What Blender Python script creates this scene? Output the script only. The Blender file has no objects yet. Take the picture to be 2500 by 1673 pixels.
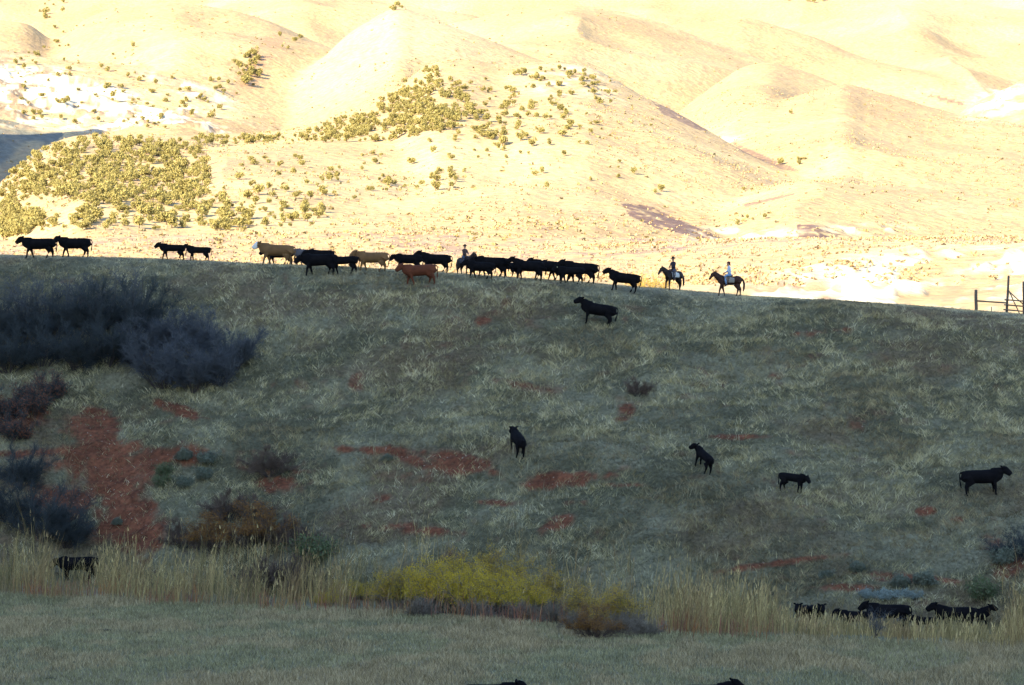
import bpy, bmesh, math, random
import numpy as np
from mathutils import Vector, Matrix
random.seed(7); rng = np.random.default_rng(7)
R = math.radians
C = bpy.context.scene.collection
sc = bpy.context.scene

# ------------------------------------------------------------------ camera, sky, sun, exposure
F = 8121.0          # focal length in pixels of a 2500 px wide picture
CAMZ = 11.0
HOR = 950.0         # image row of the horizon
PITCH = math.atan((HOR - 836.5) / F)
cam = bpy.data.cameras.new('camera'); camo = bpy.data.objects.new('camera', cam); C.objects.link(camo)
cam.sensor_width = 36; cam.lens = 36 * F / 2500; cam.clip_start = 1; cam.clip_end = 20000
camo.location = (0, 0, CAMZ); camo.rotation_euler = (R(90) + PITCH, 0, 0)
sc.camera = camo
SUN_EL = R(25)
SUN_BACK = R(50)    # how far behind the camera's left side the sun stands
to_sun = Vector((-math.cos(SUN_BACK) * math.cos(SUN_EL), -math.sin(SUN_BACK) * math.cos(SUN_EL), math.sin(SUN_EL)))
w = bpy.data.worlds.new('World'); sc.world = w; w.use_nodes = True
nt = w.node_tree; bg = nt.nodes['Background']
sky = nt.nodes.new('ShaderNodeTexSky'); sky.sky_type = 'NISHITA'; sky.sun_disc = False
sky.sun_elevation = SUN_EL
sky.sun_rotation = math.atan2(to_sun.x, to_sun.y)
sky.air_density = 1.0; sky.dust_density = 0.8; sky.ozone_density = 1.2; sky.altitude = 1500
nt.links.new(sky.outputs[0], bg.inputs[0]); bg.inputs[1].default_value = 0.13
sl = bpy.data.lights.new('sun', 'SUN'); slo = bpy.data.objects.new('sun', sl); C.objects.link(slo)
sl.energy = 4.8; sl.angle = R(0.5); sl.color = (1.0, 0.81, 0.49)
slo.rotation_euler = to_sun.to_track_quat('Z', 'Y').to_euler()
sc.view_settings.view_transform = 'Standard'; sc.view_settings.look = 'None'
sc.view_settings.gamma = 1.0; sc.view_settings.exposure = 2.1

# ------------------------------------------------------------------ numbers
_tab = rng.random((256, 256))
def vnoise(x, y):
    xi = np.floor(x).astype(np.int64); yi = np.floor(y).astype(np.int64)
    fx = x - xi; fy = y - yi
    fx = fx * fx * (3 - 2 * fx); fy = fy * fy * (3 - 2 * fy)
    a = _tab[xi & 255, yi & 255]; b = _tab[(xi + 1) & 255, yi & 255]
    c = _tab[xi & 255, (yi + 1) & 255]; d = _tab[(xi + 1) & 255, (yi + 1) & 255]
    return (a * (1 - fx) + b * fx) * (1 - fy) + (c * (1 - fx) + d * fx) * fy
def fbm(x, y, o=4, g=0.5):
    s = 0; a = 1; t = 0
    for i in range(o):
        s = s + a * vnoise(x * 2 ** i + 17.3 * i, y * 2 ** i + 9.1 * i); t += a; a *= g
    return s / t
def sstep(a, b, x):
    t = np.clip((x - a) / (b - a), 0, 1); return t * t * (3 - 2 * t)
V = 2500 / 2343.0   # measured picture units to 2500 px units
cp, sp = math.cos(PITCH), math.sin(PITCH)
def project(x, y, z):
    zz = z - CAMZ
    fw = y * cp + zz * sp; up = -y * sp + zz * cp
    return 1250 + F * x / fw, 836.5 - F * up / fw
def ray(px, py):
    a = (np.asarray(px, float) - 1250) / F; b = (836.5 - np.asarray(py, float)) / F
    dy = cp - b * sp; dz = sp + b * cp
    return a / dy, dz / dy          # x and z per metre of distance y

# ------------------------------------------------------------------ near ground: meadow, creek, hillside, crest
_uu = np.array([-.6, -.154, -.03, .04, .154, .6])
_t = np.linspace(0, 1, 400)
_g = 1.0 - 0.93 * sstep(0.76, 1.0, _t) + 0.25 * np.exp(-((_t - .30) / .05) ** 2) - 0.25 * np.exp(-((_t - .40) / .06) ** 2)
_prof = np.concatenate([[0], np.cumsum(_g[:-1])]); _prof /= _prof[-1]
_cx = np.array([-500, 0, 350, 600, 887, 1060, 1350, 1460, 1700, 2100, 2230, 2343, 2843]) * V
_cy = np.array([572, 583, 594, 606, 618, 629, 651, 660, 678, 703, 712, 720, 752]) * V
def crest_row(px): return np.interp(px, _cx, _cy)
def near_params(u):
    edge = np.interp(u, _uu, [178, 175, 160, 148, 139, 135])
    yb = np.interp(u, _uu, [190, 187, 178, 172, 166, 160])
    zb = np.interp(u, _uu, [0.2, 0.1, -.4, -.8, -1.1, -1.1])
    yc = np.interp(u, _uu, [226, 222, 218, 215, 211, 205])
    px = 1250 + F * np.clip(u, -.2, .2)
    icy = crest_row(px)
    ls = (HOR - icy) / F
    return edge, yb, zb, yc, CAMZ + ls * yc, ls
def near_h(x, y, detail=True):
    u = x / np.maximum(y, 60)
    edge, yb, zb, yc, zc, ls = near_params(u)
    yb = yb + 1.2 * (fbm(x / 9, y * 0 + 3.3, 2) - .5)
    t = (y - yb) / (yc - yb)
    hill = zb + (zc - zb) * np.interp(t, _t, _prof)
    over = np.maximum(y - yc, 0)
    hill = hill + (ls - .0035) * np.minimum(over, 12) - 0.16 * np.maximum(over - 12, 0)
    low = 0.0 + (zb - 0.0) * sstep(edge, yb, y)
    z = np.where(t > 0, hill, low)
    z = z + 9.3 * (1 - sstep(0, 70, y))
    if detail:
        on = sstep(-.02, .1, t)
        cr = 1 - .85 * sstep(.85, .97, t)
        z = z + on * cr * (1.5 * (fbm(x / 11 + 5, y / 9, 3) - .5) + .42 * (fbm(x / 2.2, y / 1.6 + 4, 3) - .5))
        # cow terraces
        tr = np.abs(np.sin((z + .5 * fbm(x / 6, y / 6, 2)) * 4.2))
        z = z + on * cr * .11 * tr
        z = z + .10 * (1 - on) * (fbm(x / 5, y / 5, 3) - .5) + .26 * (cr * on + .12) * (fbm(x / .55, y / .45, 3) - .5)
        # washed gully below the thicket on the left
        gx = -23.5 + (y - 190) * -.05
        z = z - 0.9 * np.exp(-((x - gx) / 3.0) ** 2) * sstep(0, .12, t) * (1 - sstep(.45, .62, t))
    return z

# ------------------------------------------------------------------ far hills: ridge lines (measured units), distance, front slope
LAY = [
 ([(1500,760),(1600,700),(1700,640),(1800,612),(1900,592),(2050,582),(2343,572),(2600,560)], 520, .22),
 ([(-100,606),(600,594),(800,586),(1000,577),(1200,568),(1400,562),(1650,552),(1900,549),(2343,545),(2600,545)], 640, .09),
 ([(-100,556),(300,545),(600,537),(900,537),(1200,542),(1650,547),(1800,556),(2400,600)], 760, .16),
 ([(400,600),(550,560),(700,520),(850,480),(950,455),(1100,430),(1210,424),(1350,443),(1450,470),(1560,510),(1650,548),(1750,620)], 930, .20),
 ([(1560,590),(1650,556),(1740,532),(1828,516),(1870,513),(1940,545),(2050,600)], 850, .22),
 ([(1430,600),(1560,545),(1640,490),(1710,445),(1812,415),(2022,425),(2343,470),(2600,500)], 1060, .16),
 ([(280,480),(380,400),(470,350),(600,333),(750,330),(900,337),(1050,370),(1200,410),(1400,450),(1600,480),(1700,540)], 1130, .15),
 ([(-300,560),(-100,480),(0,425),(40,385),(100,340),(180,316),(300,318),(450,330),(600,400)], 1200, .15),
 ([(60,420),(150,350),(300,322),(450,318),(650,308),(800,258),(900,212),(960,165),(1000,145),(1080,150),(1150,160),(1250,152),(1340,160),(1420,195),(1520,245),(1620,300),(1720,355),(1800,390),(1950,470)], 1350, .20),
 ([(-300,120),(-100,100),(100,118),(300,150),(450,190),(540,225),(620,300),(700,380)], 1600, .34),
 ([(-300,50),(0,45),(60,60),(118,108),(180,60),(260,25),(400,5),(520,20),(620,50),(760,110),(950,220),(1100,330)], 1850, .25),
 ([(380,340),(500,300),(600,240),(700,160),(800,80),(905,18),(1000,52),(1100,95),(1200,130),(1300,170),(1500,260)], 1700, .27),
 ([(1450,460),(1580,380),(1660,320),(1750,262),(1840,220),(1930,192),(2050,222),(2200,258),(2343,290),(2600,340)], 1470, .19),
 ([(1400,360),(1520,290),(1620,215),(1700,160),(1760,145),(1850,162),(1930,192),(2000,215),(2300,330)], 1660, .2),
 ([(900,110),(1000,60),(1150,20),(1300,8),(1386,25),(1521,58),(1671,108),(1791,150),(1950,200)], 2000, .25),
 ([(1300,120),(1550,62),(1700,50),(1800,72),(1996,130),(2226,205),(2400,260)], 2150, .26),
 ([(2100,340),(2226,245),(2343,190),(2500,130),(2700,60)], 1800, .3),
 ([(1600,120),(1800,70),(1921,42),(1990,15),(2100,-5),(2343,30),(2600,60)], 2450, .27),
 ([(300,60),(500,0),(700,-20),(900,10),(1100,40)], 2300, .26),
 ([(-400,-70),(600,-60),(1400,-50),(2000,-80),(2700,-60)], 3000, .30),
]
_PX = np.arange(-1500, 4000, 5.0)
_k = np.exp(-(np.arange(-12, 13) / 5.0) ** 2); _k /= _k.sum()
_CR = []
for _pts, _D, _sf in LAY:
    _p = np.array(_pts, float) * V
    _c = np.interp(_PX, _p[:, 0], _p[:, 1]) + .6 * (np.maximum(_p[0, 0] - _PX, 0) + np.maximum(_PX - _p[-1, 0], 0))
    _CR.append(np.convolve(np.pad(_c, 12, mode='edge'), _k, 'valid'))
def far_h(x, y):
    px = 1250 + F * x / y
    sm = []
    ux = fbm(x / 260, y / 200, 3) - .5
    rg = 1 - np.abs(2 * fbm(x / 170 + 3, y / 330 + 8, 3) - 1)
    for i, (pts, D, sf) in enumerate(LAY):
        cy = np.interp(px, _PX, _CR[i])
        cy = cy + 7 * (fbm(x / (.035 * D) + i * 7.7, y / (.05 * D) + i, 3) - .5)
        Dd = D + .06 * D * (fbm(x / 260 + i * 3.1, y / 400 + 1.7 * i, 2) - .5)
        Dd = Dd - np.minimum(.75 * (D / F) / sf * np.maximum(cy - _CR[i].min() - 10, 0), .16 * D)
        zc = CAMZ + (HOR - cy) / F * Dd
        q = Dd - y
        r = .02 * D
        front = sf * (np.sqrt(q * q + r * r) - r)
        dist = np.clip(q / (.12 * D), 0, 1)
        amp = .006 * D
        bump = amp * dist * (2.2 * (rg - .75) + 1.2 * ux)
        back = .34 * (np.sqrt(q * q + r * r) - r)
        sm.append(np.where(q > 0, zc - front + bump, zc - back))
    sm = np.array(sm)
    k = 1.3
    m = sm.max(0)
    z = m + k * np.log(np.exp(np.maximum((sm - m) / k, -30)).sum(0))
    z = np.maximum(z, -12)
    z = z + (1.3 * (fbm(x / 28, y / 40, 3) - .5) + 6 * (fbm(x / 80 + 9, y / 130, 3) - .5) * sstep(600, 900, y)) * np.clip(y / 1300, .3, 1.4) + .25 * (fbm(x / 5, y / 7, 2) - .5)
    # rock ledges in the limestone slope at the left
    X, Y = project(x, y, z)
    cl = rock_mask(X, Y, x, y)
    z = z + cl * 2.6 * (np.abs((z / 8) % 1 - .5) * 2 - .5) + cl * 9 * (fbm(x / 11, y / 9, 4) - .5)
    return z
def inpoly(X, Y, poly):
    p = np.array(poly, float) * V
    r = np.zeros(np.shape(X), bool); j = len(p) - 1
    for i in range(len(p)):
        a = p[i]; b = p[j]; j = i
        c = ((a[1] > Y) != (b[1] > Y)) & (X < (b[0] - a[0]) * (Y - a[1]) / (b[1] - a[1] + 1e-9) + a[0])
        r ^= c
    return r
def blob(X, Y, cx, cy, rx, ry, rot=0):
    dx = X - cx * V; dy = Y - cy * V
    c, s = math.cos(R(rot)), math.sin(R(rot))
    a = (dx * c + dy * s) / (rx * V); b = (-dx * s + dy * c) / (ry * V)
    return np.exp(-(a * a + b * b) ** 1.5)
def rock_mask(X, Y, x, y):
    far = (y > 1380) & (y < 1640)
    m = blob(X, Y, 90, 215, 190, 62, 12) + blob(X, Y, 300, 262, 260, 48, 14) + blob(X, Y, 10, 330, 90, 60, 20) + .6 * blob(X, Y, 440, 205, 120, 18, 20)
    m = m * far
    n = fbm(x / 22, y / 12, 4)
    m = np.clip(m * 1.3, 0, 1) * sstep(.43, .57, n + .12 * m)
    near = (y > 1200) & (y < 1360)
    m = m + near * .5 * np.clip(blob(X, Y, 1290, 185, 110, 40) + .7 * blob(X, Y, 1370, 200, 90, 20, 25), 0, 1) * sstep(.42, .6, fbm(x / 9, y / 9, 3)) * .8
    n2 = (y < 560)
    m = m + n2 * blob(X, Y, 2050, 660, 420, 75, -6) * sstep(.40, .58, fbm(x / 6, y / 12, 3))
    m = m + (y > 700) * (y < 1000) * .8 * (blob(X, Y, 1700, 535, 130, 14) + blob(X, Y, 1980, 525, 100, 12)) * sstep(.45, .6, fbm(x / 6, y / 9, 3))
    m = m + (y > 1300) * .8 * (blob(X, Y, 1720, 350, 120, 22, 20) + blob(X, Y, 2300, 235, 90, 40, -15)) * sstep(.4, .6, fbm(x / 12, y / 20, 3))
    return np.clip(m, 0, 1)

# ------------------------------------------------------------------ mesh helpers
def mesh_np(name, verts, quads=None, tris=None, smooth=False):
    me = bpy.data.meshes.new(name)
    verts = np.ascontiguousarray(verts, np.float32)
    me.vertices.add(len(verts)); me.vertices.foreach_set('co', verts.ravel())
    ls = []; lt = []
    n = 0
    idx = []
    if quads is not None and len(quads):
        idx.append(np.asarray(quads, np.int32).ravel()); ls.append(np.arange(len(quads)) * 4); lt.append(np.full(len(quads), 4)); n = len(quads) * 4
    if tris is not None and len(tris):
        idx.append(np.asarray(tris, np.int32).ravel()); ls.append(n + np.arange(len(tris)) * 3); lt.append(np.full(len(tris), 3))
    idx = np.concatenate(idx); ls = np.concatenate(ls).astype(np.int32); lt = np.concatenate(lt).astype(np.int32)
    me.loops.add(len(idx)); me.loops.foreach_set('vertex_index', idx)
    me.polygons.add(len(ls)); me.polygons.foreach_set('loop_start', ls); me.polygons.foreach_set('loop_total', lt)
    me.polygons.foreach_set('use_smooth', np.full(len(ls), smooth))
    me.update(calc_edges=True)
    return me
def add_col(me, cols, name='tint'):
    a = me.color_attributes.new(name, 'FLOAT_COLOR', 'POINT')
    c = np.ones((len(me.vertices), 4), np.float32); c[:, :3] = cols
    a.data.foreach_set('color', c.ravel())
def link(name, me, mats=None, parent=None, loc=None):
    o = bpy.data.objects.new(name, me); C.objects.link(o)
    if mats is not None:
        for m in (mats if isinstance(mats, (list, tuple)) else [mats]): me.materials.append(m)
    if parent is not None: o.parent = parent
    if loc is not None: o.location = loc
    return o
def tag(o, label=None, cat=None, group=None, kind=None):
    if label: o['label'] = label
    if cat: o['category'] = cat
    if group: o['group'] = group
    if kind: o['kind'] = kind
    return o
def grid_mesh(name, X, Y, Z):
    nr, nc = X.shape
    v = np.stack([X, Y, Z], -1).reshape(-1, 3)
    i = np.arange(nr * nc).reshape(nr, nc)
    q = np.stack([i[:-1, :-1], i[:-1, 1:], i[1:, 1:], i[1:, :-1]], -1).reshape(-1, 4)
    return mesh_np(name, v, q, smooth=True)

# ------------------------------------------------------------------ materials
def mat(name, col=(.5, .5, .5), rough=.85, spec=.2):
    m = bpy.data.materials.new(name); m.use_nodes = True
    b = m.node_tree.nodes['Principled BSDF']
    b.inputs['Base Color'].default_value = (*col, 1); b.inputs['Roughness'].default_value = rough
    b.inputs['Specular IOR Level'].default_value = spec
    return m
def noisy(name, c1, c2, scale, rough=.85, spec=.2, bump=0, coord='Object', detail=5):
    m = mat(name, c1, rough, spec); t = m.node_tree; b = t.nodes['Principled BSDF']
    tc = t.nodes.new('ShaderNodeTexCoord'); n = t.nodes.new('ShaderNodeTexNoise'); n.inputs['Scale'].default_value = scale; n.inputs['Detail'].default_value = detail
    t.links.new(tc.outputs[coord], n.inputs['Vector'])
    mx = t.nodes.new('ShaderNodeMix'); mx.data_type = 'RGBA'
    mr = t.nodes.new('ShaderNodeMapRange'); mr.inputs[1].default_value = .3; mr.inputs[2].default_value = .7
    t.links.new(n.outputs['Fac'], mr.inputs[0]); t.links.new(mr.outputs[0], mx.inputs[0])
    mx.inputs[6].default_value = (*c1, 1); mx.inputs[7].default_value = (*c2, 1)
    t.links.new(mx.outputs[2], b.inputs['Base Color'])
    if bump:
        bp = t.nodes.new('ShaderNodeBump'); bp.inputs['Strength'].default_value = 1; bp.inputs['Distance'].default_value = bump
        t.links.new(n.outputs['Fac'], bp.inputs['Height']); t.links.new(bp.outputs[0], b.inputs['Normal'])
    return m
def attr_mat(name, n_scale=6, n_amt=.35, rough=.9, bump=0, bscale=3, trans=0, coord='Object'):
    """colour from the mesh's own tint attribute, broken up by noise"""
    m = mat(name, rough=rough, spec=.15); t = m.node_tree; b = t.nodes['Principled BSDF']
    a = t.nodes.new('ShaderNodeAttribute'); a.attribute_name = 'tint'
    tc = t.nodes.new('ShaderNodeTexCoord'); n = t.nodes.new('ShaderNodeTexNoise'); n.inputs['Scale'].default_value = n_scale; n.inputs['Detail'].default_value = 6
    t.links.new(tc.outputs[coord], n.inputs['Vector'])
    mr = t.nodes.new('ShaderNodeMapRange'); mr.inputs[1].default_value = .3; mr.inputs[2].default_value = .7
    mr.inputs[3].default_value = 1 - n_amt; mr.inputs[4].default_value = 1 + n_amt
    t.links.new(n.outputs['Fac'], mr.inputs[0])
    vm = t.nodes.new('ShaderNodeVectorMath'); vm.operation = 'SCALE'
    t.links.new(a.outputs['Color'], vm.inputs[0]); t.links.new(mr.outputs[0], vm.inputs['Scale'])
    t.links.new(vm.outputs[0], b.inputs['Base Color'])
    if bump:
        n2 = t.nodes.new('ShaderNodeTexNoise'); n2.inputs['Scale'].default_value = bscale; n2.inputs['Detail'].default_value = 5
        t.links.new(tc.outputs[coord], n2.inputs['Vector'])
        bp = t.nodes.new('ShaderNodeBump'); bp.inputs['Strength'].default_value = 1; bp.inputs['Distance'].default_value = bump
        t.links.new(n2.outputs['Fac'], bp.inputs['Height']); t.links.new(bp.outputs[0], b.inputs['Normal'])
    return m
M_ground = attr_mat('hillside_soil_and_thatch', 5, .4, bump=.12, bscale=4)
M_hills = attr_mat('dry_hill_grass', .35, .2, bump=.8, bscale=.35)
M_grass = attr_mat('dry_grass_blades', 1.2, .15)
M_reed = attr_mat('reed_stalks', 1.2, .15)

# ------------------------------------------------------------------ near ground mesh
def lin(*seg):
    out = []
    for a, b, n in seg: out.append(np.linspace(a, b, n, endpoint=False))
    return np.concatenate(out)
s = np.concatenate([-np.geomspace(12, 1.08, 28), np.linspace(-1.06, 1.06, 900), np.geomspace(1.08, 12, 28)])
yy = np.concatenate([lin((-400, 0, 10), (0, 118, 60), (118, 160, 200), (160, 222, 430), (222, 240, 40), (240, 330, 20)), [330]])
S, Y = np.meshgrid(s, yy)
Xg = S * .165 * np.maximum(Y, 100)
Zg = near_h(Xg, Y)
Zg = np.where(np.abs(S) > 1.06, near_h(Xg, Y, False), Zg)
def dirt_mask(X, Y, x, y):
    """bare red soil, laid out on the slope"""
    n = fbm(x / 1.6, y / 1.6, 4); n2 = fbm(x / .5 + 5, y / .5, 3)
    m = np.zeros_like(X)
    for a in [(215,975,75,50,-10),(240,1060,150,60,10),(260,1130,130,55,25),(60,1040,150,14,-4),(300,1200,110,90,60),(200,1180,150,70,20),(640,1110,60,26,0),
              (420,1045,130,26,0),(860,1030,130,11,3),(940,1050,60,12,25),(1060,1062,95,26,5),(1130,1085,70,15,15),(1310,1092,115,22,-3),(1250,1110,70,12,0),(1400,1110,120,6,0),
              (820,870,30,26,-60),(1190,880,90,14,8),(930,1210,140,14,4),(1270,1200,60,24,-30),(1430,945,35,22,-40),(1105,735,18,8,0),
              (1880,760,90,10,-5),(1780,1290,150,9,-8),(2120,1170,30,10,0),(2100,1325,160,12,4),(2310,1290,60,50,40),(1930,1345,90,12,0),
              (860,1140,50,14,0),(1130,1150,60,10,0),(1320,1150,50,10,0),(1700,1000,100,8,0),(30,940,90,60,0),(400,935,90,14,20),(620,1060,120,30,0),(2190,1190,20,8,0),(2290,1260,80,30,20)]:
        m = np.maximum(m, blob(X, Y, *a))
    n0 = fbm(x / 4 + 20, y / 3, 3)
    for a in [(760,1030,140,7,2),(100,1035,150,8,-3),(560,1032,100,7,0),(1060,1062,90,22,5),(1310,1094,100,16,-3),(215,975,60,40,-10),(250,1060,120,60,10),(300,1150,90,80,40),(310,1220,90,60,60)]: m = m + .35 * blob(X, Y, *a)
    m = m * .95 + (n - .5) * 1.3 + (n2 - .5) * .9 + (n0 - .5) * .8
    m = sstep(.34, .98, m)
    spots = sstep(.62, .74, fbm(x / 1.3 + 40, y / 1.0 + 11, 3) * .6 + .2 * n2 + .2 * n0) * .3
    return np.clip(np.maximum(m, spots), 0, 1)
IX, IY = project(Xg, Y, Zg)
IX[Y < 90] = -1e5; IY[Y < 90] = -1e5
u_ = Xg / np.maximum(Y, 60)
ed_, yb_, zb_, yc_, _, _ = near_params(u_)
t_ = (Y - yb_) / (yc_ - yb_)
onhill = sstep(-.03, .03, t_)
DM = dirt_mask(IX, IY, Xg, Y) * onhill * (1 - sstep(.86, .95, t_))
n1 = fbm(Xg / 3, Y / 2.2, 4); n2 = fbm(Xg / .7, Y / .5, 3); n3 = fbm(Xg / 12, Y / 9, 3)
def mixc(a, b, f): return a + (b - a) * f[..., None]
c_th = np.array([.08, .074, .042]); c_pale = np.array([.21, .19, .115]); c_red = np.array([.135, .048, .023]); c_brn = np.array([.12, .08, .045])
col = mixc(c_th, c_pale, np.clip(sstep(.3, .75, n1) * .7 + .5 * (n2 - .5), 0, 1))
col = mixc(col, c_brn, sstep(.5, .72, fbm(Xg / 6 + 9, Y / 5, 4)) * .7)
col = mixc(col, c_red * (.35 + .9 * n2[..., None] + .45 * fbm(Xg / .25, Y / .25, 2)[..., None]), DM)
md = 1 - onhill
mead = mixc(np.array([.13, .125, .07]), np.array([.20, .155, .085]), sstep(.4, .65, fbm(Xg / 6, Y / 9, 3)))
col = mixc(col, mead, md)
col = mixc(col, np.array([.30, .25, .16]), sstep(.9, .985, t_) * .8)     # trampled pale crest
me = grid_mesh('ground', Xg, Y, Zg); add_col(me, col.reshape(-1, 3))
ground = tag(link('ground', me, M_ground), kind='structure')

# ------------------------------------------------------------------ far hills mesh
s = np.concatenate([-np.geomspace(2.5, .205, 40), np.linspace(-.2, .2, 1000), np.geomspace(.205, 2.5, 40)])
yy = np.concatenate([np.linspace(300, 500, 40, endpoint=False), np.geomspace(500, 2450, 660, endpoint=False), np.geomspace(2450, 3600, 60)])
S, Yf = np.meshgrid(s, yy)
Xf = S * Yf
Zf = far_h(Xf, Yf)
# hill outside the frame on the left that shades the canyon mouth
Zf = np.maximum(Zf, 200 * np.exp(-((Xf + 274) / 50) ** 2 - ((Yf - 1258) / 52) ** 2) - 5)
IX, IY = project(Xf, Yf, Zf)
rk = rock_mask(IX, IY, Xf, Yf)
c_hill = np.array([.355, .268, .15]); c_warm = np.array([.315, .23, .13]); c_lite = np.array([.44, .345, .19]); c_rock = np.array([.66, .60, .47])
nn = fbm(Xf / 90, Yf / 60, 4); nf = fbm(Xf / 2.6, Yf / 4, 3); nm = fbm(Xf / 16, Yf / 24, 4)
col = mixc(c_hill, c_lite, sstep(.45, .7, nn * .6 + nm * .4))
col = mixc(col, c_warm, sstep(.48, .7, fbm(Xf / 60 + 7, Yf / 50, 4)) * .6)
wm = np.clip(blob(IX, IY, 850, 120, 240, 60, -30) + blob(IX, IY, 1000, 90, 180, 60, 20) + blob(IX, IY, 2200, 0, 260, 40) + .7 * blob(IX, IY, 1480, 150, 180, 30, 5), 0, 1) * (Yf > 1400)
col = mixc(col, np.array([.50, .43, .28]), wm * .35)
band = (Yf > 600) * (Yf < 770)
sage = sstep(.50, .62, nf) * (.40 * band + .25 * (Yf < 620) + .22 * (Yf > 770)) + sstep(.6, .72, nm) * .12
sage = sage + band * .35 * sstep(.45, .6, nm)
col = mixc(col, np.array([.20, .14, .13]), np.clip(sage, 0, 1))
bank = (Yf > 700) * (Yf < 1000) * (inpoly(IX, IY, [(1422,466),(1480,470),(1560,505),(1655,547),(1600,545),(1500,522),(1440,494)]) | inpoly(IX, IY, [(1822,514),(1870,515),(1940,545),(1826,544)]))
col = mixc(col, np.array([.13, .085, .075]), bank * sstep(.30, .52, nf + .15 * nm))  # shade of the eroded, right-facing banks painted into the hill colour
drain_brush_shade = inpoly(IX, IY, [(1490,230),(1530,248),(1622,299),(1600,299),(1515,260)]) | inpoly(IX, IY, [(1670,318),(1700,335),(1800,378),(1830,392),(1790,388),(1690,345)]) | inpoly(IX, IY, [(1700,468),(1815,441),(1818,446),(1705,474)]) | inpoly(IX, IY, [(2130,215),(2225,240),(2220,247),(2120,222)])
col = mixc(col, np.array([.17, .115, .095]), drain_brush_shade * sstep(.34, .5, nf + .2 * nm) * .85)  # shadow line and brush along the drainages, painted as darker colour
redp = (Yf < 560) * sum(blob(IX, IY, a, b, r_, r_ * .4, -10) for a, b, r_ in [(1735,635,34),(1800,650,24),(1865,648,34),(1965,628,20),(2010,657,30),(1890,682,22),(2180,660,28),(1820,660,14)])
gly = (Yf > 1500) * np.clip(blob(IX, IY, 600, 130, 70, 26, -60) + blob(IX, IY, 560, 190, 60, 24, -50), 0, 1)
col = mixc(col, np.array([.30, .15, .11]), gly * .35)
col = mixc(col, c_rock * (.75 + .35 * nf[..., None]), rk)
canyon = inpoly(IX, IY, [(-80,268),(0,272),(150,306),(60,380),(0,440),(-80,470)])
col = mixc(col, np.array([.13, .135, .12]), canyon * (.35 + .65 * sstep(.4, .6, nm)))  # deepens the canyon shade by painting its ground darker
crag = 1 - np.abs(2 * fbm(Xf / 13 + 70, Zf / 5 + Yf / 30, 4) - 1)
col = mixc(col, np.array([.22, .165, .12]), sstep(.80, .92, crag) * np.clip(rk * 1.3 + .8 * blob(IX, IY, 20, 220, 40, 90), 0, 1) * (Yf > 1200))  # crevice shadows painted on the cliffs as dark lines
col = mixc(col, np.array([.33, .19, .12]), np.clip(redp, 0, 1) * .8)
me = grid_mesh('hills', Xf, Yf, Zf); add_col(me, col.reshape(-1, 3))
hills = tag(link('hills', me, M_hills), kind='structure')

# mountain left of the valley: its shade lies over the meadow, the hillside and the herd
gx = np.linspace(-900, -70, 90); gy = np.linspace(-700, 420, 110)
GX, GY = np.meshgrid(gx, gy)
rid = np.exp(-((GX + 255) / np.where(GX > -255, 85, 160)) ** 2) * (1 - sstep(-25, 125, GY))
Gz = 285 * rid + 10 * (fbm(GX / 60, GY / 60, 4) - .5) * rid - 3
me = grid_mesh('mountain', GX, GY, Gz); add_col(me, np.tile([.22, .17, .11], (GX.size, 1)))
tag(link('mountain', me, M_hills), kind='structure')

# ------------------------------------------------------------------ picture point -> place on the ground
def hit(px, py, far=None, dmin=None):
    """first ground point seen along the ray; near ground unless far"""
    px = np.atleast_1d(np.asarray(px, float)); py = np.atleast_1d(np.asarray(py, float))
    ax, az = ray(px, py)
    d = np.geomspace(400, 3300, 2200) if far else np.arange(100, 240, .1)
    if dmin: d = d[d > dmin]
    out = np.full((len(px), 3), np.nan)
    f = far_h if far else near_h
    for i0 in range(0, len(px), 300):
        a = ax[i0:i0 + 300, None] * d; z = CAMZ + az[i0:i0 + 300, None] * d
        h = f(a, np.broadcast_to(d, a.shape))
        below = h >= z
        k = below.argmax(1); ok = below.any(1)
        ii = np.arange(len(k))
        dd = d[k]
        out[i0:i0 + 300] = np.where(ok[:, None], np.stack([ax[i0:i0 + 300] * dd, dd, h[ii, k]], 1), np.nan)
    return out
def ground_at(px, py):
    """point on the near ground for a foot pixel; on the crest when the ray passes over it"""
    p = hit(px, py)[0]
    if np.isnan(p[0]) or p[1] > 224:
        u = (px - 1250) / F
        d = float(near_params(np.array([u]))[3][0]) + 2.0
        p = np.array([u * d, d, float(near_h(np.array([u * d]), np.array([d]))[0])])
    return Vector(p)
def ground_z(x, y): return float(near_h(np.array([float(x)]), np.array([float(y)]))[0])

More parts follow.
